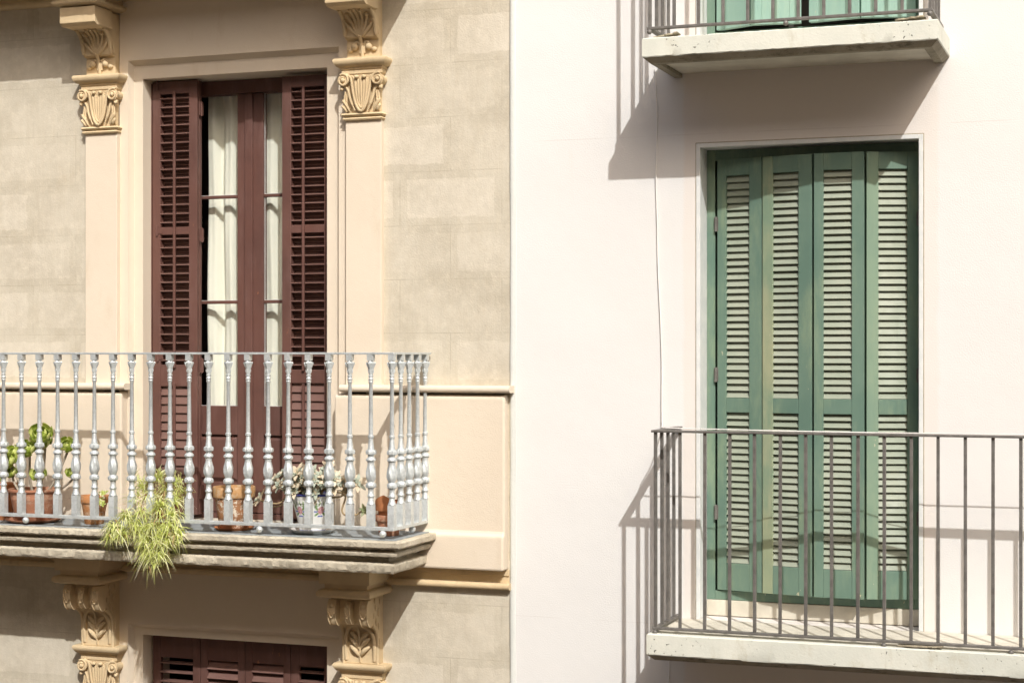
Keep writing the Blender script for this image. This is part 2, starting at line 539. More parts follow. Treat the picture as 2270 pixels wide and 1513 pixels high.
def capital(cx, z0, parent):
    mb = MB()
    h = PW / 2
    # abacus, frieze and necking, stepped rings
    mb.rings([(-.012, PO - .012, -.353), (.006, PO + .016, -.350), (.010, PO + .020, -.343), (.006, PO + .016, -.336), (-.002, PO + .004, -.333), (.011, PO + .021, -.328),
              (.016, PO + .026, -.320), (.011, PO + .021, -.311), (-.006, PO - .004, -.307)], cx, h)
    # bell
    mb.rings([(-.012, PO + .003, -.308), (-.010, PO + .006, -.2), (.0, PO + .016, -.11), (.010, PO + .02, -.085)], cx, h)
    mb.rings([(.014, PO + .024, -.087), (.014, PO + .024, -.064), (.020, PO + .031, -.061), (.020, PO + .031, -.050), (.036, PO + .046, -.046), (.047, PO + .058, -.030),
              (.052, PO + .064, -.020), (.053, PO + .065, -.010), (.048, PO + .060, -.001), (-.01, PO, .002)], cx, h)
    fo = PO + .031
    for sgn in (-1, 1):
        vc = (cx + sgn * .108, fo, -.125)
        # volute: roll running back to the wall, spiral and boss
        n, L = 18, []
        for o_, r_ in ((0., .026), (.03, .030), (.045, .026), (.06, .033), (fo + .012, .035)):
            L.append([(vc[0] + r_ * math.cos(2 * math.pi * i / n), o_, vc[2] + r_ * math.sin(2 * math.pi * i / n)) for i in range(n)])
        mb.loft(L)
        sp = []
        for k in range(34):
            a = k / 33 * 2.35 * math.pi
            r_ = .037 - .021 * k / 33
            sp.append((vc[0] - sgn * r_ * math.cos(a + math.pi / 2 - .5) * -1, fo + .013 + .004 * k / 33, vc[2] + r_ * math.sin(a + math.pi / 2 - .5)))
        mb.tube(sp, .0062, 7)
        mb.ball((vc[0], fo + .016, vc[2]), .0135)
        # lyre strap from volute to the foot, doubled
        for off, rr in ((0, .0082), (.0155, .0062)):
            s_ = [(sgn * (.100 - off * .2), -.089 - off * .6), (sgn * (.068 - off), -.106), (sgn * (.057 - off), -.150), (sgn * (.048 - off), -.205), (sgn * (.034 - off * .9), -.258),
                  (sgn * (.016 - off * .6), -.291 + off * .8), (0, -.302 + off * 1.2)]
            mb.tube(curve([(cx + a, fo - .004 + .004 * (off == 0), b) for a, b in s_], 5), rr, 7)
        # lower tendril and corner leaf
        s_ = [(.128, -.170), (.118, -.158), (.098, -.162), (.082, -.185), (.072, -.225), (.055, -.27), (.040, -.298)]
        mb.tube(curve([(cx + sgn * a, fo - .005, b) for a, b in s_], 5), [.010] * 6 + [.008] * 19 + [.004] * 6, 7)
        mb.ball((cx + sgn * .122, fo - .002, -.172), .012)
        for a0, a1, b0, b1 in ((.076, .118, -.302, -.235), (.094, .120, -.304, -.268)):
            mb.tube(curve([(cx + sgn * a0, fo - .012, b0), (cx + sgn * (a0 * .6 + a1 * .4), fo - .004, (b0 + b1) / 2), (cx + sgn * a1, fo - .003, b1)], 4), [.004, .006, .008, .009, .009, .009, .010, .009, .005], 6)
        for a in (.090, .103):
            mb.tube([(cx + sgn * a, fo - .012, -.185), (cx + sgn * (a + .006), fo - .010, -.23), (cx + sgn * (a + .002), fo - .014, -.29)], .006, 6)
    for k in range(5):                                # flutes of the middle leaf
        a = (k - 2) * .0185
        top = -.100 - .006 * abs(k - 2)
        mb.tube(curve([(cx + a * .45, fo - .008, -.285), (cx + a * .85, fo - .004, -.20), (cx + a, fo - .002, top)], 4), [.004, .005, .006, .0075, .009, .0095, .010, .010, .007], 7)
    for a in (-.024, .022):
        mb.ball((cx + a, fo + .010, -.108), .0145, sc=(1, 1, .8))
    o = mb.build('capital', M_OCHRE, parent, smooth=50)
    o.location.z += z0
    return o

def surround(z_top, z_bot, ot, groove):
    """plaster band round a door, with a sunk field and the door reveal"""
    mb = MB()
    xa, xb = PX[0] + PW / 2 - .005, PX[1] - PW / 2 + .005
    gx0, gx1 = xx(284, .0), xx(751, .0)
    A, B, bv = .001, -.045, .026
    x1, x2 = gx0 + bv * .6, gx1 - bv * .6
    zt = groove - bv
    q = lambda *p: mb.add(list(p), [(0, 1, 2, 3)])
    q((xa, A, z_bot), (gx0, A, z_bot), (gx0, A, z_top), (xa, A, z_top))
    q((gx1, A, z_bot), (xb, A, z_bot), (xb, A, z_top), (gx1, A, z_top))
    q((gx0, A, groove), (gx1, A, groove), (gx1, A, z_top), (gx0, A, z_top))
    q((gx0, A, groove), (gx1, A, groove), (x2, B, zt), (x1, B, zt))
    q((gx0, A, z_bot), (gx0, A, groove), (x1, B, zt), (x1, B, z_bot))
    q((gx1, A, groove), (gx1, A, z_bot), (x2, B, z_bot), (x2, B, zt))
    q((x1, B, z_bot), (OX0, B, z_bot), (OX0, B, zt), (x1, B, zt))
    q((OX1, B, z_bot), (x2, B, z_bot), (x2, B, zt), (OX1, B, zt))
    q((OX0, B, ot), (OX1, B, ot), (OX1, B, zt), (OX0, B, zt))
    dpt = -.35
    q((OX0, B, z_bot), (OX0, B, ot), (OX0, dpt, ot), (OX0, dpt, z_bot))
    q((OX1, B, ot), (OX1, B, z_bot), (OX1, dpt, z_bot), (OX1, dpt, ot))
    q((OX0, B, ot), (OX1, B, ot), (OX1, dpt, ot), (OX0, dpt, ot))
    for x in (xa, xb):
        q((x, A, z_bot), (x, -.01, z_bot), (x, -.01, z_top), (x, A, z_top))
    return mb.build('door_surround', M_CREAM, LB, recalc=False)

Z_STR = -1.203                                        # underside of the plinth at floor level
surround(-ST + Z_STR - .10, OB, OT, 1.772)
surround(Z_STR - .10, ST - .98, OT2, -1.634)

def pilaster(cx, z0, z_bot):
    mb = MB()
    mb.box(cx - PW / 2, cx + PW / 2, -.01, PO, z_bot, z0 - .34)
    p = mb.build('pilaster', M_CREAM, LB, bevel=.004)
    capital(cx, z0, p)
    return p
for cx in PX:
    pilaster(cx, ZA, ZM - .02)
    pilaster(cx, ZA + ST - .004, ST + ZM - .02)

# -- consoles carrying the balconies
def crown(mb, cx, za, zb, w, out, top):
    """torus and fascia breaking forward under a balcony slab"""
    r = (zb - za) / 2
    pr = [(-.02, out - .03, za - .006)]
    for k in range(7):
        a = -math.pi / 2 + math.pi * k / 6
        pr.append((r * math.cos(a), out + r * math.cos(a), (za + zb) / 2 + r * math.sin(a)))
    pr += [(-.012, out - .018, zb + .002), (-.010, out - .016, zb + .034), (.012, out + .006, zb + .030), (.014, out + .008, top - .002), (-.05, out - .05, top)]
    mb.rings(pr, cx, w / 2)

def palmette(mb, cx, surf, zlo, zhi, hw, n=7, r=.011):
    """ribs fanning out over a curved face; surf(z) gives the face"""
    for k in range(n):
        a = (k / (n - 1) - .5) * 2
        pts, rd = [], []
        for t in [i / 7 for i in range(8)]:
            z = zlo + (zhi - zlo) * t * (1 - .38 * a * a)
            x = cx + a * hw * (t ** .8)
            pts.append((x, surf(z) + .004, z))
            rd.append(r * (.45 + .9 * math.sin(math.pi * (.15 + .72 * t))) * .8)
        mb.tube(pts, rd, 7)
        mb.ball((pts[-1][0], pts[-1][1] + .003, pts[-1][2]), r * 1.2, 8, 5)

def console_upper(cx, z0, top):
    root = MB()
    w = .205
    prof = [(-.01, .0), (PO + .006, .0), (PO + .006, .108), (PO + .030, .112), (PO + .038, .122), (PO + .040, .150), (PO + .046, .185), (PO + .062, .222), (PO + .090, .248), (PO + .12, .262), (PO + .12, .37), (-.01, .37)]
    root.prism([(o, z0 + z) for o, z in prof], cx - w / 2, cx + w / 2)
    o = root.build('console', M_OCHRE, LB, bevel=.006)
    # side scroll ridges
    lf = MB()
    def surf(z):
        z -= z0
        pts = [(.112, PO + .032), (.15, PO + .042), (.185, PO + .048), (.222, PO + .064), (.248, PO + .092), (.262, PO + .12)]
        for (a, b), (c, d) in zip(pts, pts[1:]):
            if z <= c: return b + (d - b) * max(0, (z - a)) / (c - a)
        return pts[-1][1]
    palmette(lf, cx, surf, z0 + .118, z0 + .262, .092)
    for sg in (-1, 1):
        lf.tube([(cx + sg * (w / 2 - .006), surf(z0 + z) + .003, z0 + z) for z in (.125, .15, .18, .205, .23, .25, .262)], [.010, .013, .014, .013, .012, .011, .010], 8)
        pr = curve([(cx + sg * (w / 2 + .001), PO + .02, z0 + .13), (cx + sg * (w / 2 + .001), PO + .035, z0 + .19), (cx + sg * (w / 2 + .001), PO + .09, z0 + .25), (cx + sg * (w / 2 + .001), PO + .10, z0 + .30), (cx + sg * (w / 2 + .001), PO + .05, z0 + .31)], 5)
        lf.tube(pr, .007, 7)
    lf.tube(curve([(cx, PO + .010, z0 + .0), (cx + .002, PO + .018, z0 + .05), (cx - .004, PO + .022, z0 + .09), (cx, PO + .05, z0 + .125)], 5), .011, 8)
    for sg in (-1, 1):
        lf.tube(curve([(cx + sg * .012, PO + .012, z0 + .03), (cx + sg * .014, PO + .016, z0 + .075), (cx + sg * .030, PO + .018, z0 + .092), (cx + sg * .046, PO + .018, z0 + .080)], 5), .008, 7)
        lf.ball((cx + sg * .044, PO + .018, z0 + .066), .021)
        lf.ball((cx + sg * .074, PO + .012, z0 + .050), .014, sc=(1.3, 1, 1))
    lf.build('leaf_carving', M_OCHRE, o, smooth=60)
    bl = MB()
    bw = .245
    pr = [(.288, .372), (.288, .278), (.262, .262), (.10, .262), (.10, .372)]
    bl.prism([(o_, z0 + z) for o_, z in pr], cx - bw / 2, cx + bw / 2)
    bl.build('block', M_OCHRE, o, bevel=.004)
    cr = MB()
    crown(cr, cx, z0 + .384, z0 + .414, .285, .305, top)
    cr.build('crown_moulding', M_OCHRE, o, smooth=40)

def console_lower(cx, z0, top):
    w = .215
    prof = [(-.01, .0), (PO + .04, .0), (PO + .035, .05), (PO + .034, .14), (PO + .045, .19), (PO + .085, .225), (PO + .13, .245), (PO + .155, .27), (PO + .16, .33), (PO + .15, .40), (-.01, .40)]
    mb = MB()
    mb.prism([(o, z0 + z) for o, z in prof], cx - w / 2, cx + w / 2)
    o = mb.build('console', M_OCHRE, LB, bevel=.005)
    sc = MB()
    for k, (dx, ww, rr) in enumerate(((-.098, .046, .044), (0, .030, .036), (.098, .046, .044))):
        oc, zc = PO + .165, z0 + .300
        pts = curve([(oc - .005, .09), (oc + .035, .075), (oc + .050, .03), (oc + .045, -.015), (oc + .02, -.055), (oc - .02, -.070), (oc - .055, -.050), (oc - .06, .09)], 4) if False else None
        ring = []
        n = 16
        prof2 = [(oc - .03, .085), (oc + .030, .085), (oc + .047, .055), (oc + .052, .015), (oc + .044, -.025), (oc + .022, -.058), (oc - .008, -.066), (oc - .035, -.045)]
        sc.prism([(a, zc + b * (1 if k != 1 else .85)) for a, b in prof2], cx + dx - ww / 2, cx + dx + ww / 2)
        # carved eye and edge ridges
        for sx in (-1, 1):
            sc.tube(curve([(cx + dx + sx * ww / 2, a, zc + b * (1 if k != 1 else .85)) for a, b in prof2[1:]], 3), .0035, 6)
        sc.tube(curve([(cx + dx - ww * .42, oc + .054, zc + .012), (cx + dx, oc + .052, zc - .016), (cx + dx + ww * .42, oc + .054, zc + .012)], 4), .005, 6)
        sc.ball((cx + dx, oc + .050, zc + .052), .012)
    sc.build('scroll', M_OCHRE, o, smooth=45, bevel=.003)
    lf = MB()
    f0 = PO + .036
    for sg in (-1, 1):
        lf.tube(curve([(cx + sg * .088, f0, z0 + .02), (cx + sg * .090, f0 + .004, z0 + .10), (cx + sg * .080, f0 + .012, z0 + .17), (cx + sg * .05, f0 + .035, z0 + .215), (cx, f0 + .05, z0 + .232)], 5), .013, 8)
        lf.tube(curve([(cx + sg * .105, f0 - .002, z0 + .0), (cx + sg * .106, f0, z0 + .1), (cx + sg * .104, f0 + .014, z0 + .19), (cx + sg * .103, f0 + .07, z0 + .235)], 5), .011, 8)
        for t, l in ((.045, .075), (.085, .085), (.125, .08)):
            lf.tube(curve([(cx + sg * .004, f0 + .006, z0 + t), (cx + sg * .030, f0 + .014, z0 + t + l * .45), (cx + sg * .062, f0 + .008, z0 + t + l * .75)], 4), [.006, .009, .012, .014, .015, .014, .012, .009, .005], 7)
        # chiselled marks on the side faces
        for a, b, c in ((.05, .30, .05), (.09, .33, .04), (.08, .25, .05), (.12, .29, .035), (.03, .36, .04), (.10, .37, .03), (.045, .22, .04), (.03, .12, .06)):
            lf.tube([(cx + sg * (w / 2 + .001), PO + a - .02, z0 + b - c / 2), (cx + sg * (w / 2 + .003), PO + a - .014, z0 + b), (cx + sg * (w / 2 + .001), PO + a - .018, z0 + b + c / 2)], [.003, .008, .003], 6)
    lf.tube([(cx, f0 + .004, z0 + .01), (cx, f0 + .010, z0 + .1), (cx, f0 + .02, z0 + .17), (cx, f0 + .05, z0 + .225)], [.006, .008, .008, .005], 7)
    lf.build('leaf_carving', M_OCHRE, o, smooth=60)
    cr = MB()
    crown(cr, cx, z0 + .400, z0 + .448, .285, .285, top)
    cr.build('crown_moulding', M_OCHRE, o, smooth=40)

SLAB_T, SLAB_B = -1.006, -1.185
for cx in PX:
    console_upper(cx, ZA, SLAB_B - ST)
    console_lower(cx, ZA + ST - .004, SLAB_B)

# -- dado, its moulding, plinth and string course
def band(name, prof, x0, x1, mat, bevel=0., smooth=None):
    mb = MB()
    mb.prism(prof, x0, x1)
    return mb.build(name, mat, LB, bevel=bevel, smooth=smooth)
def torus_prof(z0, z1, o, back=-.01, n=8):
    r = (z1 - z0) / 2
    return [(back, z0)] + [(o - r * .9 + r * .9 * math.cos(-math.pi / 2 + math.pi * k / n), (z0 + z1) / 2 + r * math.sin(-math.pi / 2 + math.pi * k / n)) for k in range(n + 1)] + [(back, z1)]
DO = .068
for x0, x1, y0, y1 in ((LX0 + .01, xx(269, DO), LX0, xx(275, .09)), (xx(741, DO), xx(1118, DO), xx(751, .09), xx(1129, .09))):
    band('dado', [(-.01, -.232), (DO - .016, -.232), (DO, -.246), (DO, -.985), (DO + .003, -.998), (DO + .022, -1.014), (DO + .022, Z_STR), (-.01, Z_STR)], x0, x1, M_CREAM, bevel=.014)
    band('dado_moulding', torus_prof(-.219, -.180, .092), y0, y1, M_CREAM, smooth=40)
band('string_course', [(-.01, Z_STR - .001), (.012, Z_STR - .001), (.011, Z_STR - .034), (.003, Z_STR - .037), (.003, Z_STR - .074), (-.01, Z_STR - .074)], LX0 + .02, xx(1124, .04), M_OCHRE)
band('string_course', torus_prof(Z_STR - .112, Z_STR - .075, .046), LX0 + .02, xx(1127, .05), M_OCHRE, smooth=40)
UZ = -ST
band('string_course', [(-.01, Z_STR + UZ - .001), (.036, Z_STR + UZ - .001), (.034, Z_STR + UZ - .034), (.026, Z_STR + UZ - .037), (.026, Z_STR + UZ - .074), (-.01, Z_STR + UZ - .074)], LX0 + .02, xx(1124, .04), M_OCHRE)
band('string_course', torus_prof(Z_STR + UZ - .112, Z_STR + UZ - .075, .062), LX0 + .02, xx(1127, .05), M_OCHRE, smooth=40)

# -- stone balcony slabs of the cream building
def rough_slab(dz, parent):
    XR0, P0 = xx(885, .595), .595
    prof = [(.30, -1.006), (.550, -1.006), (.557, -1.013), (.556, -1.038), (.546, -1.047), (.505, -1.049), (.498, -1.060), (.520, -1.064), (.530, -1.074), (.526, -1.088), (.508, -1.094),
            (.455, -1.098), (.440, -1.110), (.448, -1.126), (.496, -1.130), (.503, -1.140), (.501, -1.172), (.493, -1.184), (.30, -1.186)]
    prof = [(o + (.04 if o > .31 else 0), z) for o, z in prof]
    mb = MB()
    rnd = random.Random(3)
    nx = 420
    xs = [LX0 + .05 + (XR0 - LX0 - .05) * k / nx for k in range(nx + 1)]
    def jit(o, z, amp=.0023):
        return o + rnd.uniform(-amp, amp), z + rnd.uniform(-amp, amp) * .9
    rows = []
    for i, (o, z) in enumerate(prof):
        row = []
        for k, x in enumerate(xs):
            xr = x if k < nx else XR0 + (o - P0)
            xr = min(xr, XR0 + (o - P0))
            jo, jz = jit(o, z) if 1 <= i <= 17 else (o, z)
            row.append((xr, jo, jz + dz))
        for k in range(1, 13):
            t = k / 12
            ox = XR0 + (o - P0)
            jo, jz = jit(ox, z) if 1 <= i <= 17 and k < 12 else (ox, z)
            row.append((jo, o * (1 - t) + .01 * t if i not in (0, 18) else max(.01, .3 * (1 - t)), jz + dz))
        rows.append(row)
    n = len(rows[0])
    pts = [p for r in rows for p in r]
    fs = [(i * n + k, i * n + k + 1, (i + 1) * n + k + 1, (i + 1) * n + k) for i in range(len(rows) - 1) for k in range(n - 1)]
    mb.add(pts, fs)
    XI = XR0 - P0 + .30
    mb.add([(LX0 + .05, .01, -1.006 + dz), (XI, .01, -1.006 + dz), (XI, .31, -1.006 + dz), (LX0 + .05, .31, -1.006 + dz)], [(0, 1, 2, 3)])
    mb.add([(LX0 + .05, .01, -1.186 + dz), (XI, .01, -1.186 + dz), (XI, .31, -1.186 + dz), (LX0 + .05, .31, -1.186 + dz)], [(0, 1, 2, 3)])
    s = mb.build('balcony_slab', M_STONE, parent, smooth=30, recalc=False)
    fl = MB()
    fl.box(LX0 + .06, XR0 - .045, .012, .540, -1.0055 + dz, -1.001 + dz)
    fl.build('balcony_floor', M_FLOOR, s)
    return s
rough_slab(0, LB)
rough_slab(-ST, LB)

# -- silver cast iron railing
RO = .525                                             # distance of the railing from the wall
RTOP = .0
RBOT = -.944
BH = (RTOP - .006) - (RBOT + .009)
def baluster_mesh():
    pr = [(180, 40), (245, 24), (247, 34), (258, 34), (262, 26), (270, 34), (282, 34), (286, 27), (291, 34), (300, 30), (304, 25), (640, 30), (645, 40), (658, 40), (662, 30), (700, 36), (735, 46), (740, 64),
          (752, 70), (765, 66), (770, 42), (783, 38), (786, 48), (795, 64), (801, 68), (808, 66), (812, 50), (828, 44), (842, 48), (860, 56), (880, 63), (905, 67), (920, 65), (935, 56), (948, 44), (954, 58), (962, 67), (974, 69), (983, 64),
          (988, 44), (1000, 36), (1028, 38), (1033, 47), (1040, 50), (1046, 47), (1052, 36), (1070, 41), (1092, 56)]
    s = 1 / 1166
    sc = BH / (1127 * s)
    Z = lambda y: (1240 - y) * s * sc
    mb = MB()
    def mod(a, z):
        y = 1240 - z / (s * sc)
        if 830 < y < 946: return 1 + .15 * math.cos(6 * a + (y - 830) * .035) * math.sin(math.pi * (y - 830) / 116)
        if 738 < y < 768 or 954 < y < 984: return 1 + .09 * math.cos(9 * a)
        if 306 < y < 640: return 1 + .04 * math.cos(8 * a)
        if 664 < y < 737: return 1 + .035 * math.cos(8 * a)
        return 1
    mb.lathe([(w * s / 2 * .93, Z(y)) for y, w in reversed(pr)], n=24, mod=mod)
    q = .0185
    mb.loft([[(-q, -q, 0), (q, -q, 0), (q, q, 0), (-q, q, 0)], [(-q, -q, Z(1098)), (q, -q, Z(1098)), (q, q, Z(1098)), (-q, q, Z(1098))], [(-q * .62, -q * .62, Z(1078)), (q * .62, -q * .62, Z(1078)), (q * .62, q * .62, Z(1078)), (-q * .62, q * .62, Z(1078))]])
    # leafy head: flaring bell, four curled leaf tips, square block
    mb.lathe([(.0150, Z(205)), (.0170, Z(188)), (.0205, Z(174)), (.0215, Z(168)), (.0140, Z(158)), (.0135, Z(148))], n=16, mod=lambda a, z: 1 + .12 * math.cos(4 * a))
    for k in range(4):
        a = k * math.pi / 2
        c, d = math.cos(a), math.sin(a)
        mb.tube([(c * .013, d * .013, Z(205)), (c * .019, d * .019, Z(184)), (c * .026, d * .026, Z(166)), (c * .027, d * .027, Z(175))], [.004, .006, .0055, .003], 6)
        mb.tube([(c * .011, d * .011, Z(240)), (c * .0145, d * .0145, Z(222)), (c * .0135, d * .0135, Z(205))], [.002, .0045, .002], 6)
    h = .0165
    mb.loft([[(-h, -h, Z(153)), (h, -h, Z(153)), (h, h, Z(153)), (-h, h, Z(153))], [(-h * 1.02, -h * 1.02, Z(113)), (h * 1.02, -h * 1.02, Z(113)), (h * 1.02, h * 1.02, Z(113)), (-h * 1.02, h * 1.02, Z(113))]])
    return mb
XC = xx(869, RO)                                      # corner of the railing
rail = empty('balcony_railing', (XC, RO, RBOT))
rail.parent = LB
rail.location = Vector((XC, -RO, RBOT + EYE)) - abs_loc(LB)
def on_rail(mb, name, mat=M_SILVER, bevel=.002, smooth=None):
    return mb.build(name, mat, rail, bevel=bevel, smooth=smooth)
mb = MB()
mb.loft([[(LX0 + .05, RO - .018, -.006), (LX0 + .05, RO + .018, -.006), (LX0 + .05, RO + .018, .006), (LX0 + .05, RO - .018, .006)],
         [(XC - .018, RO - .018, -.006), (XC + .018, RO + .018, -.006), (XC + .018, RO + .018, .006), (XC - .018, RO - .018, .006)],
         [(XC - .018, .02, -.006), (XC + .018, .02, -.006), (XC + .018, .02, .006), (XC - .018, .02, .006)]])
on_rail(mb, 'top_rail')
mb = MB()
mb.loft([[(LX0 + .05, RO - .019, RBOT - .009), (LX0 + .05, RO + .019, RBOT - .009), (LX0 + .05, RO + .019, RBOT + .009), (LX0 + .05, RO - .019, RBOT + .009)],
         [(XC - .019, RO - .019, RBOT - .009), (XC + .019, RO + .019, RBOT - .009), (XC + .019, RO + .019, RBOT + .009), (XC - .019, RO - .019, RBOT + .009)],
         [(XC - .019, .02, RBOT - .009), (XC + .019, .02, RBOT - .009), (XC + .019, .02, RBOT + .009), (XC - .019, .02, RBOT + .009)]])
on_rail(mb, 'bottom_rail')
bal = baluster_mesh().build('baluster', M_SILVER, rail, smooth=42, raw=True)
step = (XC - xx(8, RO)) / 20
spots = [(XC - k * step, RO) for k in range(0, 23)] + [(XC, RO - d) for d in (.118, .233, .348, .458)]
for i, (x, o) in enumerate(spots):
    b = bal if i == 0 else bal.copy()
    if i: COL.objects.link(b)
    b.parent = rail
    b.location = Vector((x, -o, RBOT + .009 + EYE)) - abs_loc(rail)
    b.rotation_euler.z = random.choice((0, 1, 2, 3)) * math.pi / 2 + random.uniform(-.03, .03)
foot = MB()
foot.ball((0, 0, 0), .0195, 12, 8)
foot = foot.build('foot', M_SILVER, rail, smooth=60, raw=True)
for i, (x, o) in enumerate(((xx(849, RO + .01), RO + .012), (xx(576, RO + .01), RO + .012), (xx(300, RO), RO + .012), (xx(60, RO), RO + .012), (XC - .005, .24))):
    f_ = foot if i == 0 else foot.copy()
    if i: COL.objects.link(f_)
    f_.parent = rail
    f_.location = Vector((x, -o, RBOT - .0275 + EYE)) - abs_loc(rail)

# -- louvred brown shutters of the balcony door
def slat(mb, x0, x1, z, o, d, t, ang, rnd=0):
    """a thin board of depth d, tilted by ang (front edge low), middle at (o, z)"""
    c, s = math.cos(ang), math.sin(ang)
    def pt(x, a, b):
        return (x, o + a * c - b * s * -1 * 0 + b * s, z - a * s + b * c)
    mb.hexa([pt(x0, -d / 2, -t / 2), pt(x1, -d / 2, -t / 2), pt(x1, d / 2, -t / 2), pt(x0, d / 2, -t / 2), pt(x0, -d / 2, t / 2), pt(x1, -d / 2, t / 2), pt(x1, d / 2, t / 2), pt(x0, d / 2, t / 2)])

def brown_shutter(x0, x1, zt, zb, front, th, bays, rod, rodz, stile_l, stile_r, leaves=1):
    """bays: list of (z top, z bottom, open?) louvre fields"""
    mb = MB()
    a, b = x0 + stile_l, x1 - stile_r
    for k in range(leaves):
        f0 = front - k * (th + .004)
        mb.box(x0, a, f0 - th, f0, zb, zt)
        mb.box(b, x1, f0 - th, f0, zb, zt)
        zs = [zt] + [q for t, bt, _ in bays for q in (t, bt)] + [zb]
        for i in range(0, len(zs), 2):
            mb.box(a, b, f0 - th + .001, f0 - .001, zs[i + 1], zs[i])
    o = mb.build('shutter', M_BROWN, LB, bevel=.003)
    sl_ = MB()
    for t, bt, op in bays:
        pitch = .0525
        n = int(round((t - bt) / pitch))
        for k in range(n):
            z = bt + (t - bt) * (k + .5) / n
            if op:
                slat(sl_, a - .002, b + .002, z, front - .022, .043, .0075, R(random.uniform(-3, 0)))
            else:
                slat(sl_, a - .002, b + .002, z, front - .020, .060, .008, R(74))
        if op and leaves == 2:
            for k in range(n):
                slat(sl_, a - .002, b + .002, bt + (t - bt) * (k + .5) / n, front - th - .022, .058, .006, R(68))
        if not op:
            sl_.box(a - .002, b + .002, front - th - .001, front - th + .004, bt - .01, t + .01)
        elif leaves == 1:
            pass
    sl_.build('louvres', M_BROWN2, o, bevel=.0015, seg=1)
    if rod:
        for rz0, rz1 in rodz:
            r_ = MB()
            r_.box(rod - .008, rod + .008, front + .001, front + .015, rz0, rz1)
            r_.build('tilt_rod', M_BROWN, o, bevel=.003)
    return o
SF = -.139                                            # front face of the folded shutters
def Z(u, v, o=SF): return zz(u, v, o)
zt = Z(388, 180)
bays_l = [(Z(388, 208), Z(388, 503), True), (Z(388, 520), Z(388, 808), True), (Z(388, 856), Z(388, 1070), False)]
sh_l = brown_shutter(OX0 + .008, xx(437, SF), zt, OB + .03, SF, .026, bays_l, xx(386, SF + .01), [(Z(386, 815), Z(386, 203)), (Z(386, 1060), Z(386, 848))], .055, .058, 2)
bays_r = [(Z(673, 193), Z(673, 498), True), (Z(673, 516), Z(673, 819), True), (Z(673, 849), Z(673, 1062), False)]
sh_r = brown_shutter(xx(625, SF), OX1 - .014, Z(673, 167), OB + .03, SF, .026, bays_r, xx(672, SF + .01), [(Z(672, 822), Z(672, 193)), (Z(672, 1050), Z(672, 850))], .060, .052, 2)
# hinges and hinge post
hp = MB()
hp.box(OX0 + .001, OX0 + .006, -.17, SF + .004, OB + .03, zt - .01)
hp.build('hinge_post', M_BROWN, sh_l)
for (u, v, par) in ((351, 190, sh_l), (350, 512, sh_l), (352, 790, sh_l), (440, 240, sh_l), (441, 520, sh_l), (441, 810, sh_l), (441, 1090, sh_l)):
    x = xx(u, SF) - (.004 if u < 400 else -.004)
    h_ = MB()
    if u < 400:
        h_.tube([(x, SF + .005, Z(u, v) - .03), (x, SF + .005, Z(u, v) + .03)], .0065, 10)
        h_.box(x, x + .035, SF + .0005, SF + .003, Z(u, v) - .018, Z(u, v) + .012)
    else:
        h_.tube([(x, SF - .028, Z(u, v) - .045), (x, SF - .028, Z(u, v) + .045)], .006, 10)
        h_.box(x - .004, x + .0015, SF - .05, SF - .008, Z(u, v) - .04, Z(u, v) + .04)
    h_.build('hinge', M_BROWN, par, bevel=.001)

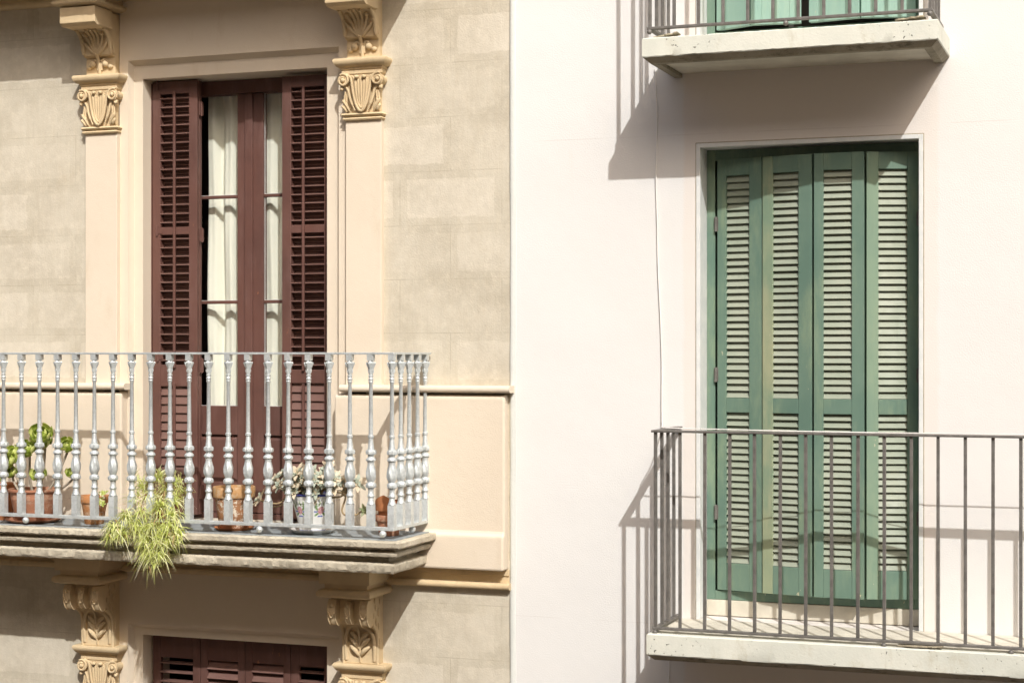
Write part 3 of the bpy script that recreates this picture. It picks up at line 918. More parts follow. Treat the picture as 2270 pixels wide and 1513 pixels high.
# -- glazed balcony door
GF = -.276
DL = (OX0 + .004, xx(553, GF))
DR = (xx(553, GF), OX1 - .004)
df = MB()
df.box(OX0 + .002, OX0 + .05, GF - .07, GF + .012, OB, OT - .002)
df.box(OX1 - .05, OX1 - .002, GF - .07, GF + .012, OB, OT - .002)
df.box(OX0 + .05, OX1 - .05, GF - .07, GF + .012, OT - .085, OT - .002)
df.box(OX0 + .05, OX1 - .05, GF - .07, GF + .012, OB, OB + .035)
dframe = df.build('door_frame', M_BROWN, LB, bevel=.004)
def door_leaf(x0, x1, gx0, gx1, astragal):
    zt_, zb_ = OT - .088, OB + .038
    g = [zz(500, 208, GF - .01), zz(500, 433, GF - .01), zz(500, 440, GF - .01), zz(500, 666, GF - .01), zz(500, 673, GF - .01), zz(500, 899, GF - .01)]
    mb = MB()
    mb.box(x0, gx0, GF - .045, GF, zb_, zt_)
    mb.box(gx1, x1, GF - .045, GF, zb_, zt_)
    mb.box(gx0, gx1, GF - .045, GF - .001, g[0], zt_)
    mb.box(gx0, gx1, GF - .034, GF - .008, g[2], g[1])
    mb.box(gx0, gx1, GF - .034, GF - .008, g[4], g[3])
    rb = zz(500, 963, GF)
    mb.box(gx0, gx1, GF - .045, GF - .001, rb, g[5])
    mb.box(gx0, gx1, GF - .045, GF - .001, zb_, zz(500, 1068, GF))
    # raised and fielded panel
    pz0, pz1 = zz(500, 1068, GF), rb
    mb.box(gx0, gx1, GF - .032, GF - .024, pz0, pz1)
    e = .028
    mb.loft([[(gx0 + .004, GF - .026, pz0 + .004), (gx1 - .004, GF - .026, pz0 + .004), (gx1 - .004, GF - .026, pz1 - .004), (gx0 + .004, GF - .026, pz1 - .004)],
             [(gx0 + e, GF - .008, pz0 + e), (gx1 - e, GF - .008, pz0 + e), (gx1 - e, GF - .008, pz1 - e), (gx0 + e, GF - .008, pz1 - e)]])
    if astragal:
        mb.box(astragal[0], astragal[1], GF + .0005, GF + .016, zb_, zt_)
    o = mb.build('door_leaf', M_BROWN, LB, bevel=.0035)
    for a, b in ((g[1], g[0]), (g[3], g[2]), (g[5], g[4])):
        p = MB()
        p.box(gx0 - .004, gx1 + .004, GF - .024, GF - .021, a - .004, b + .004)
        p.build('window_pane', M_GLASS, o)
        # putty bead round each pane
        q = MB()
        q.box(gx1 - .0022, gx1 - .0005, GF - .020, GF - .015, a, b)
        q.box(gx0 + .0005, gx0 + .0022, GF - .020, GF - .015, a, b)
        q.box(gx0 + .0022, gx1 - .0022, GF - .020, GF - .015, a + .0005, a + .0022)
        q.build('putty', M_BEAD, o)
    return o
door_leaf(DL[0] + .05, DL[1], xx(418, GF), xx(526, GF), (xx(545, GF), xx(562, GF)))
door_leaf(DR[0] + .002, DR[1] - .05, xx(584, GF), xx(690, GF), None)

# room behind the door
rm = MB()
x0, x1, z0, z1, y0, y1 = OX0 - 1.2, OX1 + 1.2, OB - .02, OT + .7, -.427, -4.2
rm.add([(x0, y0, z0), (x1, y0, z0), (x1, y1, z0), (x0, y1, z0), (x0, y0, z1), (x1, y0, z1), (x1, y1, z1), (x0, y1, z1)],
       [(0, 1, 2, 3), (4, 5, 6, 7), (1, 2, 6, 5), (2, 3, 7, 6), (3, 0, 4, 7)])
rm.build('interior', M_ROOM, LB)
tl = MB()
tl.box(OX0 - .004, OX1 + .004, -.42, .012, OB - .02, OB - .0005)
tl.build('threshold', M_STONE, LB)

# -- curtains behind the panes (hang inside: things of their own)
def curtain(x0, x1, zt, zb, o, amp, period, ph, label):
    mb = MB()
    nx, nz = 90, 24
    pts = []
    for j in range(nz + 1):
        z = zb + (zt - zb) * j / nz
        t = j / nz
        for i in range(nx + 1):
            u = i / nx
            sway = .035 * (1 - t) * (1 - u)
            x = x0 - sway + (x1 - x0 + sway) * u
            a = 2 * math.pi * (x - x0) / period + ph
            q = math.sin(a) + .35 * math.sin(2 * a + 1 + t) + .25 * math.sin(.53 * a + 2)
            pts.append((x, o + amp * q + .008 * math.sin(5 * z + 9 * u), z))
    n = nx + 1
    mb.add(pts, [(j * n + i, j * n + i + 1, (j + 1) * n + i + 1, (j + 1) * n + i) for j in range(nz) for i in range(nx)])
    tag(mb.build('curtain', M_CURT, smooth=180, recalc=False), label, 'curtain', 'curtains behind the brown balcony door')
curtain(xx(468, -.385), xx(556, -.385), OT - .03, OB + .05, -.378, .022, .115, .6, 'pale green pleated curtain behind the left glass leaf, dark gap beside it')
curtain(xx(564, -.385), xx(660, -.385), OT - .03, OB + .05, -.378, .022, .125, 2.4, 'pale green pleated curtain filling the narrower right glass leaf')

# -- shutters of the door below (closed, only their tops in the picture)
LF = -.134
lt = OT2 - .012
xs = [OX0 + .012, xx(444, LF), xx(543, LF), xx(644, LF), OX1 - .012]
for k in range(4):
    a, b = xs[k] + .002, xs[k + 1] - .002
    st_ = (.055, .05, .05, .055)[k]
    s2 = (.05, .046, .046, .05)[k]
    mb = MB()
    zb_ = ST - .95
    bt = [zz(500, 1465, LF), ST + .25, ST + .2, ST - .8]
    mb.box(a, a + st_, LF - .03, LF, zb_, lt)
    mb.box(b - s2, b, LF - .03, LF, zb_, lt)
    mb.box(a + st_, b - s2, LF - .029, LF - .001, bt[0], lt)
    mb.box(a + st_, b - s2, LF - .029, LF - .001, bt[2], bt[1])
    mb.box(a + st_, b - s2, LF - .029, LF - .001, zb_, bt[3])
    o = mb.build('shutter', M_BROWN, LB, bevel=.003)
    s_ = MB()
    for t, q in ((bt[0], bt[1]), (bt[2], bt[3])):
        n = int((t - q) / .054)
        for i in range(n):
            z = t - (i + .55) * (t - q) / n
            if k in (0, 3):
                slat(s_, a + st_ - .002, b - s2 + .002, z, LF - .02, .05, .009, R(4))
            else:
                slat(s_, a + st_ - .002, b - s2 + .002, z, LF - .012, .058, .009, R(48))
    s_.build('louvres', M_BROWN2, o, bevel=.0015, seg=1)
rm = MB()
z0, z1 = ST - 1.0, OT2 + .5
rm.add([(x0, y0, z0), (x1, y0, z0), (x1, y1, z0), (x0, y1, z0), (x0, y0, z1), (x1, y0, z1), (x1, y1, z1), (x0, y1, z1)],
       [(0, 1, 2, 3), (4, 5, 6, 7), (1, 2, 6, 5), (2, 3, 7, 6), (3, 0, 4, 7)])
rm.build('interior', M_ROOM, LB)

# ------------------------------------------------------------------ white building
RS = 3.03                                             # its storey height
RX0, RX1 = XJ1, 4.5
WX0, WX1 = xx(1543), xx(2047)
WT, FL = (zz(1543, 316) + zz(2047, 299)) / 2, -1.426
holes = [(WX0, WX1, FL + k * RS, WT + k * RS) for k in (-1, 0, 1)]
mb = MB()
zs = sorted([BOTZ, TOPZ + .2] + [q for h in holes for q in h[2:]])
zs = [z for z in zs if z <= TOPZ + .2]
holes = [(a, b, c, min(d, TOPZ + .2)) for a, b, c, d in holes]
wall_grid(mb, [RX0, WX0, WX1, RX1], zs, holes, 0, -.40)
mb.build('wall', M_WHITE, RB)
# mortar strip closing the joint
ms = MB()
n = 60
rows = []
rnd = random.Random(5)
for k in range(n + 1):
    z = BOTZ + (TOPZ - BOTZ) * k / n
    j = rnd.uniform(-.002, .002)
    rows.append([(XJ0 - .006 + j, -.02, z), (XJ0 + .001 + j, .007, z), (XJ0 + .010, .012, z), (XJ1 - .008, .009, z), (XJ1 + .004 + j, .004, z), (XJ1 + .006, -.02, z)])
ms.loft(rows, closed=False, caps=False)
ms.build('mortar_joint', M_STRIP, RB, smooth=60, recalc=False)

def window_trim(dz):
    mb = MB()
    b, o0, o1, dpt = .022, -.002, .004, -.27
    a0, a1, t, f = WX0 + .001, WX1 - .001, WT + dz - .001, FL + dz + .004
    # corner bead and plastered reveal in one
    mb.box(a0, a0 + b, o0 - .02, o1, f, t)
    mb.box(a1 - b, a1, o0 - .02, o1, f, t)
    mb.box(a0 + b, a1 - b, o0 - .02, o1 - .001, t - b, t)
    mb.box(a0, a0 + b - .004, dpt, -.0225, f, t)
    mb.box(a1 - b + .004, a1, dpt, -.0225, f, t)
    mb.box(a0 + b - .004, a1 - b + .004, dpt, -.0225, t - b + .004, t)
    tr_ = mb.build('window_trim', M_BEAD, RB, bevel=.002)
    gp = MB()
    gp.box(a0 - .004, a0 - .0005, -.01, .0012, f, t + .004)
    gp.box(a1 + .0005, a1 + .005, -.01, .0012, f, t + .004)
    gp.box(a0 - .0005, a1 + .0005, -.01, .0012, t + .0005, t + .005)
    gp.build('joint', M_FLAKE, tr_)
    return tr_

WF = -.165
zsh_t = zz(1590, 354, -.155)
zsh_b = zz(1592, 1306, -.155)
zfr_b = zz(1575, 1327, WF)
def green_window(dz, pts, solid):
    window_trim(dz)
    a0, a1 = WX0 + .019, WX1 - .019
    mb = MB()
    t, bt = WT + dz - .020, zfr_b + dz
    mb.box(a0, a0 + .045, WF - .06, WF, bt, t)
    mb.box(a1 - .045, a1, WF - .06, WF, bt, t)
    mb.box(a0 + .045, a1 - .045, WF - .06, WF - .001, t - .06, t)
    mb.box(a0 + .045, a1 - .045, WF - .06, WF - .001, bt, bt + .05)
    fr = mb.build('window_frame', M_GREEN, RB, bevel=.003)
    sill = MB()
    sill.box(a0, a1, -.27, WF + .004, FL + dz + .004, bt - .001)
    sill.build('door_step', M_TILE, RB, bevel=.004)
    bk = MB()
    bk.box(a0, a1, -.30, -.272, FL + dz + .004, WT + dz - .02)
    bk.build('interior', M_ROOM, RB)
    zt_, zb_ = zsh_t + dz, zsh_b + dz
    H = zt_ - zb_
    for k, ((p, po), (q, qo)) in enumerate(pts):
        v = Vector((q - p, qo - po, 0))
        w = v.length
        ex = v.normalized()
        ey = Vector((-ex.y, ex.x, 0))
        if ey.y < 0: ey = -ey
        mt = Matrix(((ex.x, ey.x, 0, p), (ex.y, ey.y, 0, po), (0, 0, 1, zb_), (0, 0, 0, 1)))
        mb = MB(mt)
        th = .036
        s1, s2 = ((.052, .060), (.058, .070), (.050, .075), (.062, .066))[k]
        s2 = w - s1 - (.135, .145, .148, .150)[k]
        mb.mi = {1: 1, 3: 2}.get(k, 0)
        mb.box(0, s1, -th, 0, 0, H)
        mb.mi = 0
        mb.box(w - s2, w, -th, 0, 0, H)
        zr = lambda v_: zz(1640, v_, -.13) - zsh_b
        b1, b2, b3, b4 = zr(388), zr(882), zr(914), zr(1249)
        if solid:
            b1, b2, b3, b4 = H - .1, 1.25, 1.05, .16
        mb.box(s1, w - s2, -th + .001, -.001, b1, H)
        mb.box(s1, w - s2, -th + .001, -.001, b3, b2)
        mb.box(s1, w - s2, -th + .001, -.001, 0, b4)
        o = mb.build('shutter', [M_TEAL, M_TEAL, M_TEAL] if solid else [M_GREEN, M_WORN, M_FADED], RB, bevel=.0025)
        if solid:
            pn = MB(mt)
            pn.box(s1 - .002, w - s2 + .002, -.026, -.010, b4 - .004, b3 + .004)
            pn.box(s1 - .002, w - s2 + .002, -.026, -.010, b2 - .004, b1 + .004)
            pn.build('panel', M_TEAL, o)
        else:
            s_ = MB(mt)
            for tt, bb in ((b1, b2), (b3, b4)):
                n = int(round((tt - bb) / .0378))
                for i in range(n):
                    z = bb + (i + .5) * (tt - bb) / n
                    slat(s_, s1 - .003, w - s2 + .003, z - .002, -.017 + random.uniform(-.0008, .0008), .034, .006, R(60 + random.uniform(-3.5, 3.5)))
                s_.box(s1 - .003, w - s2 + .003, -th - .004, -th + .001, bb - .004, tt + .004)
            s_.build('louvres', M_SLAT, o)
        for hz in ((.42, H * .5, H - .35) if k in (0, 3) else ()):
            h_ = MB(mt)
            hx = -.006 if k == 0 else w + .004
            h_.tube([(hx, .006, hz - .04), (hx, .006, hz + .04)], .0075, 10)
            h_.box(hx - .012, hx + .012, -.004, .0025, hz - .035, hz + .035)
            h_.build('hinge', M_IRON, o, bevel=.001)
    return fr
A = (xx(1590, -.158), -.158); B1 = (xx(1688, -.106), -.106); B2 = (xx(1690, -.100), -.100)
C1 = (xx(1799, -.050), -.050); C2 = (xx(1804, -.042), -.042); D1 = (xx(1915, -.040), -.040)
D2 = (xx(1921, -.052), -.052); E1 = (xx(2035, -.135), -.135)
green_window(0, [(A, B1), (B2, C1), (C2, D1), (D2, E1)], False)
U = lambda u, o: (xx(u, o), o)
green_window(RS, [(U(1588, -.15), U(1660, -.06)), (U(1664, -.05), U(1776, -.09)), (U(1793, -.09), U(1904, -.05)), (U(1909, -.05), U(2030, -.13))], True)

# -- concrete balcony slabs
SO = .53
def slab(x0, x1, zt, zb):
    mb = MB()
    c = .018
    rnd = random.Random(int(x1 * 100))
    n = 70
    rows = []
    for o_, z_, e in ((SO - .004, zb, .8), (SO, zb + .005, .8), (SO, (zb + zt) / 2, .1), (SO, zt - .005, .5), (SO - .006, zt, .5), (SO - .03, zt, 0)):
        in_ = SO - o_
        row = [(x0 + in_, 0, z_)]
        for k in range(n + 1):
            x = x0 + in_ + (x1 - x0 - 2 * in_) * k / n
            row.append((x, o_ + rnd.uniform(-.0022, .0016) * e, z_ + rnd.uniform(-.0016, .0024) * e))
        row.append((x1 - in_, 0, z_))
        rows.append(row)
    mb.loft(rows, closed=False, caps=False)
    mb.add([(x0 + .03, 0, zt), (x0 + .03, SO - .03, zt), (x1 - .03, SO - .03, zt), (x1 - .03, 0, zt)], [(0, 1, 2, 3)])
    mb.add([(x0, 0, zt), (x0 + .03, 0, zt), (x0 + .03, SO - .03, zt), (x0 + .006, SO - .006, zt - .001)], [(0, 1, 2, 3)])
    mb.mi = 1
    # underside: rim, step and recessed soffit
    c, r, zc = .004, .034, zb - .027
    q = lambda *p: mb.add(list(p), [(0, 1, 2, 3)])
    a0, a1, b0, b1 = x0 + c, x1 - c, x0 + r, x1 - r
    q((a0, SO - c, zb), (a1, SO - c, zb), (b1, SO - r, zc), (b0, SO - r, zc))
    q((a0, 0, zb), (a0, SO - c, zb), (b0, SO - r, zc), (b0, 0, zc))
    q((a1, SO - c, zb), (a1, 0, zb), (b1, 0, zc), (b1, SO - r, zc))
    r2 = .075
    d0, d1 = x0 + r2, x1 - r2
    q((b0, SO - r, zc), (b1, SO - r, zc), (d1, SO - r2, zc), (d0, SO - r2, zc))
    q((b0, 0, zc), (b0, SO - r, zc), (d0, SO - r2, zc), (d0, 0, zc))
    q((b1, SO - r, zc), (b1, 0, zc), (d1, 0, zc), (d1, SO - r2, zc))
    zi = zc + .020
    q((d0, SO - r2, zc), (d1, SO - r2, zc), (d1, SO - r2, zi), (d0, SO - r2, zi))
    q((d0, 0, zc), (d0, SO - r2, zc), (d0, SO - r2, zi), (d0, 0, zi))
    q((d1, SO - r2, zc), (d1, 0, zc), (d1, 0, zi), (d1, SO - r2, zi))
    mb.mi = 2
    q((d0, SO - r2, zi), (d1, SO - r2, zi), (d1, 0, zi), (d0, 0, zi))
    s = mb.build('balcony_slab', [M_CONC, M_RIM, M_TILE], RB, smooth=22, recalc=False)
    fl = MB()
    fl.box(x0 + .02, x1 - .02, .006, SO - .05, zt + .0005, zt + .005)
    fl.build('balcony_floor', M_TILE, s)
    return s
SX0 = xx(1423, SO)
slab(SX0, xx(2080, SO), zz(1424, 85, SO), zz(1422, 128, SO))
slab(xx(1433, SO), .75, FL, zz(1433, 1451, SO))

def iron_railing(x0, x1, zb, zt, o, xs, sides, feet):
    rl = empty('balcony_railing', (x0, o, zb))
    rl.parent = RB
    rl.location = Vector((x0, -o, zb + EYE)) - abs_loc(RB)
    for nm, z, hw, ht in (('top_rail', zt, .020, .006), ('bottom_rail', zb, .014, .007)):
        mb = MB()
        rr = [(x0 - hw, .012, -1), (x0 - hw, o + hw, -1), (x1 + hw, o + hw, 1), (x1 + hw, .012, 1)]
        inn = [(x0 + hw, .012), (x0 + hw, o - hw), (x1 - hw, o - hw), (x1 - hw, .012)]
        mb.loft([[(a[0], a[1], z - ht), (b[0], b[1], z - ht), (b[0], b[1], z + ht), (a[0], a[1], z + ht)] for a, b in zip(rr, inn)])
        mb.build(nm, M_IRON, rl, bevel=.0025)
    b = MB()
    w, H = .0078, (zt - .006) - (zb + .007)
    b.box(-w, w, -w, w, 0, H)
    bar = b.build('bar', M_IRON, rl, bevel=.0015, raw=True)
    first = True
    for x, oo in [(x, o) for x in xs] + [(sx, so_) for sx in (x0, x1) for so_ in sides]:
        c = bar if first else bar.copy()
        if not first: COL.objects.link(c)
        first = False
        c.parent = rl
        c.location = Vector((x, -oo, zb + .007 + EYE)) - abs_loc(rl)
        c.rotation_euler = (random.uniform(-.0015, .0015), random.uniform(-.0015, .0015), random.uniform(-.08, .08))
    ft = MB()
    ft.ball((0, 0, 0), .0135, 12, 8)
    ft = ft.build('foot', M_IRON, rl, smooth=60, raw=True)
    for i, x in enumerate(feet):
        c = ft if i == 0 else ft.copy()
        if i: COL.objects.link(c)
        c.parent = rl
        c.location = Vector((x, -(o + .012), zb - .019 + EYE)) - abs_loc(rl)
    return rl
IO = .485
us = [1453.5, 1508.4, 1564, 1619, 1675, 1731.5, 1788.6, 1846, 1903, 1960, 2018, 2078, 2139, 2201, 2263]
x_first = xx(1453.5, IO)
pitch = (xx(2263, IO) - x_first) / 14
zb_r, zt_r = zz(1453, 1391, IO), zz(1453, 955, IO)
low_rail = iron_railing(x_first, .70, zb_r, zt_r, IO, [x_first + pitch * k for k in range(0, 22)], (.36, .24, .12), [x_first, xx(1960, IO), x_first + 1.75, .69])
us2 = [1441, 1494.5, 1549, 1605.5, 1661, 1718, 1774, 1830, 1889, 1945.6, 2000, 2059]
x2 = xx(1441, IO)
p2 = (xx(2059, IO) - x2) / 11
zb_u = zz(1441, 64, IO)
up_rail = iron_railing(x2, xx(2062, IO), zb_u, zb_u + (zt_r - zb_r), IO, [x2 + p2 * k for k in range(11)] + [xx(2062, IO)], (.36, .24, .12), [x2, xx(1743, IO), xx(2062, IO)])

# ------------------------------------------------------------------ loose things on the white building
def thing_tube(name, pts, r, mat, label, cat, n=6, group=None):
    mb = MB()
    mb.tube(pts, r, n)
    return tag(mb.build(name, mat, smooth=60), label, cat, group)
wire = curve([P(1452, 150, .012), P(1456, 250, .012), P(1456, 330, .014), P(1454, 390, .010), P(1457, 500, .010), P(1459, 600, .010), P(1464, 700, .012), P(1467, 800, .010), P(1467, 880, .012), P(1468, 945, .02)], 5)
wire += curve([P(1470, 945, .03), (xx(1474, .2), .2, zt_r + .010), (xx(1470, .35), .35, zt_r + .012), (xx(1560, .36), .355, zt_r + .009), (xx(1700, .36), .36, zt_r + .006), (xx(1900, .36), .36, zt_r + .004), (xx(2100, .36), .36, zt_r + .005), (.68, .36, zt_r + .008)], 5)[1:]
thing_tube('cable', wire, .0032, M_WIRE, 'thin pale cable running down the white wall and along the black railing top', 'cable')
thing_tube('cable', curve([P(1484, 1440, .012), P(1484, 1480, .010), P(1483, 1540, .010), P(1485, 1700, .012), P(1482, 1900, .01)], 5), .0038, M_WIRE, 'short thin cable on the shaded wall under the lower concrete balcony', 'cable')
def flake(u0, u1, o, z, label, tilt=.0):
    mb = MB()
    x0, x1 = xx(u0, o), xx(u1, o)
    n = 9
    rnd = random.Random(int(u0))
    top = [(x0 + (x1 - x0) * k / n, o - .06 + rnd.uniform(-.012, .012), o + .02 + rnd.uniform(-.012, .012), z + tilt * k / n + rnd.uniform(0, .003)) for k in range(n + 1)]
    mb.loft([[(x, a, zt_), (x, b, zt_), (x, b, zt_ + .006), (x, a, zt_ + .006)] for x, a, b, zt_ in top])
    tag(mb.build('mortar_flake', M_FLAKE), label, 'mortar flake')
zs_u = zz(1424, 85, SO)
flake(1452, 1503, .47, zs_u + .004, 'broken sliver of mortar on the left end of the upper concrete balcony', .018)
flake(1985, 2050, .47, zs_u + .012, 'thin lifted mortar flake on the right end of the upper concrete balcony', .012)
flake(1990, 2090, .49, FL + .004, 'cracked dark mortar flake on the front edge of the lower concrete balcony', .004)

# ------------------------------------------------------------------ pots and plants on the stone balcony
FLZ = -1.001
GRP = 'potted plants along the silver balcony railing'
T_OR = terracotta('orange_terracotta', (.50, .20, .085))
T_BR = terracotta('brown_terracotta', (.46, .21, .125), .25)
T_OLD = terracotta('lichened_terracotta', (.40, .195, .095), 1., (.74, .66, .54))
T_RIM = terracotta('pale_terracotta', (.60, .34, .15), .4)
M_SOIL = simple('soil', (.06, .045, .03), (.10, .075, .05), .95, 0, 40, .004)
M_STEM = simple('succulent_stem', (.44, .38, .30), (.34, .28, .21), .8, 0, 30)
M_STEM2 = simple('tan_stem', (.40, .30, .17), (.33, .24, .13), .8, 0, 30)
L_LIME = leaf_mat('lime_leaf', (.50, .60, .12), (.40, .50, .08))
L_LIME2 = leaf_mat('yellow_lime_leaf', (.78, .82, .32), (.70, .76, .24))
L_SP1 = leaf_mat('spider_green', (.72, .78, .26), (.60, .68, .18), .45)
L_SP2 = leaf_mat('spider_cream', (.95, .94, .68), (.92, .90, .56), .45)
L_DRY = leaf_mat('dry_leaf', (.48, .34, .16), (.40, .27, .12), .3)
L_GH1 = leaf_mat('ghost_grey_green', (.50, .54, .44), (.40, .45, .35), .1)
L_GH2 = leaf_mat('ghost_cream_pink', (.72, .64, .49), (.66, .54, .38), .1)
L_DK = leaf_mat('dull_green_leaf', (.20, .24, .12), (.28, .28, .14), .1)

def pot_mesh(h, rt, rb, rimh, rimr, wall=.012, n=40):
    mb = MB()
    mb.lathe([(rb * .2, 0), (rb - .004, 0), (rb, .004), (rb + (rt - rb) * .5, h * .48), (rt - .003, h - rimh - .004), (rt + rimr - .002, h - rimh), (rt + rimr, h - rimh + .004), (rt + rimr + .003, h - .006), (rt + rimr, h), (rt + rimr - wall, h),
              (rt - wall - .002, h - .02), (rt - wall - .004, h - .035)], n=n, caps=True)
    return mb
def soil_mesh(r, z):
    mb = MB()
    mb.lathe([(r, z - .004), (r * .6, z + .006), (r * .1, z + .010)], n=20)
    return mb
def local(mb, name, mat, root, smooth=40, recalc=True):
    return mb.build(name, mat, root, smooth=smooth, recalc=recalc, raw=True)

def rosette(mb, c, nrm, rad, n, kind, mats, rnd):
    """leaves packed in a spiral round nrm; kind 'spoon' or 'point'"""
    nz = Vector(nrm).normalized()
    ax = nz.orthogonal().normalized()
    ay = nz.cross(ax)
    for k in range(n):
        t = (k + .5) / n
        a = k * 2.39996 + rnd.uniform(-.15, .15)
        if kind == 'spoon':
            L = rad * (.30 + .70 * t ** .9) * rnd.uniform(.92, 1.06)
            el = R(84 - 66 * t ** .8 + rnd.uniform(-4, 4))
        else:
            L = rad * (.35 + .65 * t) * rnd.uniform(.9, 1.08)
            el = R(78 - 60 * t)
        d = ax * math.cos(a) + ay * math.sin(a)
        sd = nz.cross(d)
        w = L * (.30 if kind == 'spoon' else .22)
        prof = ((0, .25), (.3, .45), (.62, .9), (.82, 1.), (.95, .7), (1., .25)) if kind == 'spoon' else ((0, .45), (.25, .8), (.5, 1.), (.75, .75), (.92, .32), (1., .05))
        rows = []
        th = L * (.05 if kind == 'spoon' else .12)
        for q, pw in prof:
            curl = el + (R(-16) * q + R(42) * q * q if kind == 'spoon' else -R(12) * q)
            p = Vector(c) + (d * math.cos(curl) + nz * math.sin(curl)) * L * q
            up = (nz * math.cos(curl) - d * math.sin(curl))
            e = sd * w * pw
            rows.append([p - e + up * th * .8, p - up * th * .2 * pw - e * .4, p - up * th * .5 * pw + e * .4 , p + e + up * th * .8, p + up * th * pw * (.3 if kind == 'spoon' else 1)])
        mb.mi = mats[0] if (k % 2 if kind == 'spoon' else rnd.random() < .62) else mats[1 % len(mats)]
        if kind == 'point' and t > .65 and len(mats) > 2 and rnd.random() < .5: mb.mi = mats[2]
        mb.loft(rows)
    mb.mi = 0

def at(u, v, o, root_p):
    p = P(u, v, o)
    return (p[0] - root_p[0], p[1] - root_p[1], p[2] - root_p[2])

# 1 lime aeonium in a wide bowl pot
o0 = .36
base = (xx(75, o0), o0, FLZ + .012)
r0 = empty('potted_plant', base, 'lime green rosette succulent on bare branching stems in a wide brown pot', 'potted plant', GRP)
mb = MB()
mb.lathe([(r_, z_ * 1.18) for r_, z_ in [(.03, 0), (.095, 0), (.102, .006), (.118, .05), (.132, .105), (.134, .108), (.134, .112), (.137, .135), (.139, .14), (.150, .146), (.152, .152), (.150, .158), (.136, .158), (.130, .13)]], n=48)
local(mb, 'pot', T_BR, r0)
local(soil_mesh(.131, .160), 'soil', M_SOIL, r0)
heads = [(95, 972, .40, .078), (66, 1002, .42, .066), (28, 1028, .40, .056), (148, 992, .36, .058), (88, 1058, .45, .052), (158, 1052, .33, .040), (30, 1052, .38, .045), (36, 1008, .34, .05), (100, 985, .32, .06)]
rnd = random.Random(11)
st_ = MB()
lv = MB()
for i, (u, v, o_, rr) in enumerate(heads):
    c = Vector(at(u, v, o_, base))
    b0 = Vector((rnd.uniform(-.03, .03), rnd.uniform(-.03, .03), .135))
    k1 = b0 + Vector((c.x * .55 + rnd.uniform(-.02, .02), c.y * .4, (c.z - .135) * (.18 if abs(c.x) > .09 else .4)))
    st_.tube(curve([b0, k1, c - Vector((0, 0, .035)), c], 5), [.0085] * 6 + [.0075] * 5 + [.007] * 5, 8)
    nr = (c.x * 1.6 + .10, .75, .55)
    rosette(lv, c, nr, rr * 1.5, 30, 'spoon', (0, 1), rnd)
local(st_, 'stem', M_STEM, r0, 60)
local(lv, 'foliage', [L_LIME, L_LIME2], r0, 60)
sc_ = MB()
sc_.lathe([(.02, 0), (.125, 0), (.165, .018), (.168, .021), (.163, .022), (.122, .007), (.02, .006)], n=44)
sc_ = sc_.build('saucer', T_BR, smooth=40, raw=True)
sc_.location = (base[0], -base[1], FLZ + EYE + .0006)
tag(sc_, 'shallow brown clay saucer under the wide pot of lime rosettes', 'saucer')

# 2 pot cut by the left edge of the picture
o0 = .30
base = (xx(4, o0), o0, FLZ)
r0 = empty('potted_plant', base, 'orange clay pot cut off by the left edge of the photo', 'potted plant', GRP)
local(pot_mesh(.22, .085, .062, .05, .008), 'pot', T_OR, r0)
local(soil_mesh(.078, .185), 'soil', M_SOIL, r0)
lv = MB()
rosette(lv, (-.02, 0, .22), (0, .6, .6), .06, 18, 'spoon', (0, 1), rnd)
local(lv, 'foliage', [L_LIME, L_LIME2], r0, 60)

# 3 small orange pot with pale sprigs
o0 = .33
base = (xx(209, o0), o0, FLZ)
r0 = empty('potted_plant', base, 'small orange clay pot with a few pale sprigs, left of the hanging spider plant', 'potted plant', GRP)
local(pot_mesh(.168, .078, .055, .042, .006), 'pot', terracotta('stained_terracotta', (.56, .25, .10), .5), r0)
local(soil_mesh(.070, .148), 'soil', M_SOIL, r0)
lv = MB()
for k in range(9):
    u, v = rnd.uniform(222, 242), rnd.uniform(1086, 1122)
    rosette(lv, at(u, v, .385 + rnd.uniform(-.03, .02), base), (rnd.uniform(-.3, .6), .8, .5), .026, 9, 'point', (0, 1), rnd)
local(lv, 'foliage', [L_SP1, L_SP2], r0, 60)

# 4 spider plant hanging over the edge
o0 = .36
base = (xx(362, o0), o0, FLZ)
r0 = empty('potted_plant', base, 'bushy variegated spider plant spilling through the railing and over the stone edge', 'potted plant', GRP)
local(pot_mesh(.190, .098, .07, .05, .006), 'pot', T_OR, r0)
local(soil_mesh(.09, .17), 'soil', M_SOIL, r0)
def blade(mb, c, d, L, w, sag, rnd, mats):
    c, d = Vector(c), Vector(d).normalized()
    n = 8
    cx_, cy_, up_ = rnd.uniform(-.55, .55), rnd.uniform(-.3, .3), rnd.uniform(-.5, .3)
    pts = []
    for k in range(n + 1):
        t = k / n
        p = c + d * L * t + Vector((cx_ * L * t * t, cy_ * L * t * t, -sag * L * t * t + up_ * L * t ** 3))
        pts.append(p)
    side = d.cross(Vector((0, 0, 1)))
    if side.length < .1: side = Vector((1, 0, 0))
    side = (side.normalized() + Vector((rnd.uniform(-.5, .5), rnd.uniform(-.5, .5), rnd.uniform(-.3, .6)))).normalized()
    for half in (0, 1):
        mb.mi = mats[half]
        row = []
        for k, p in enumerate(pts):
            t = k / n
            ww = w * (math.sin(math.pi * min(1, .22 + .78 * t) ** 1.0) if t > .35 else .9)
            ww = max(ww, .0004)
            e = side * ww * (1 if half else -1)
            row.append((p, p + e + Vector((0, 0, ww * .35))))
        mb.add([q for pr in row for q in pr], [(2 * k, 2 * k + 1, 2 * k + 3, 2 * k + 2) for k in range(n)])
    mb.mi = 0
sp = MB()
rnd = random.Random(21)
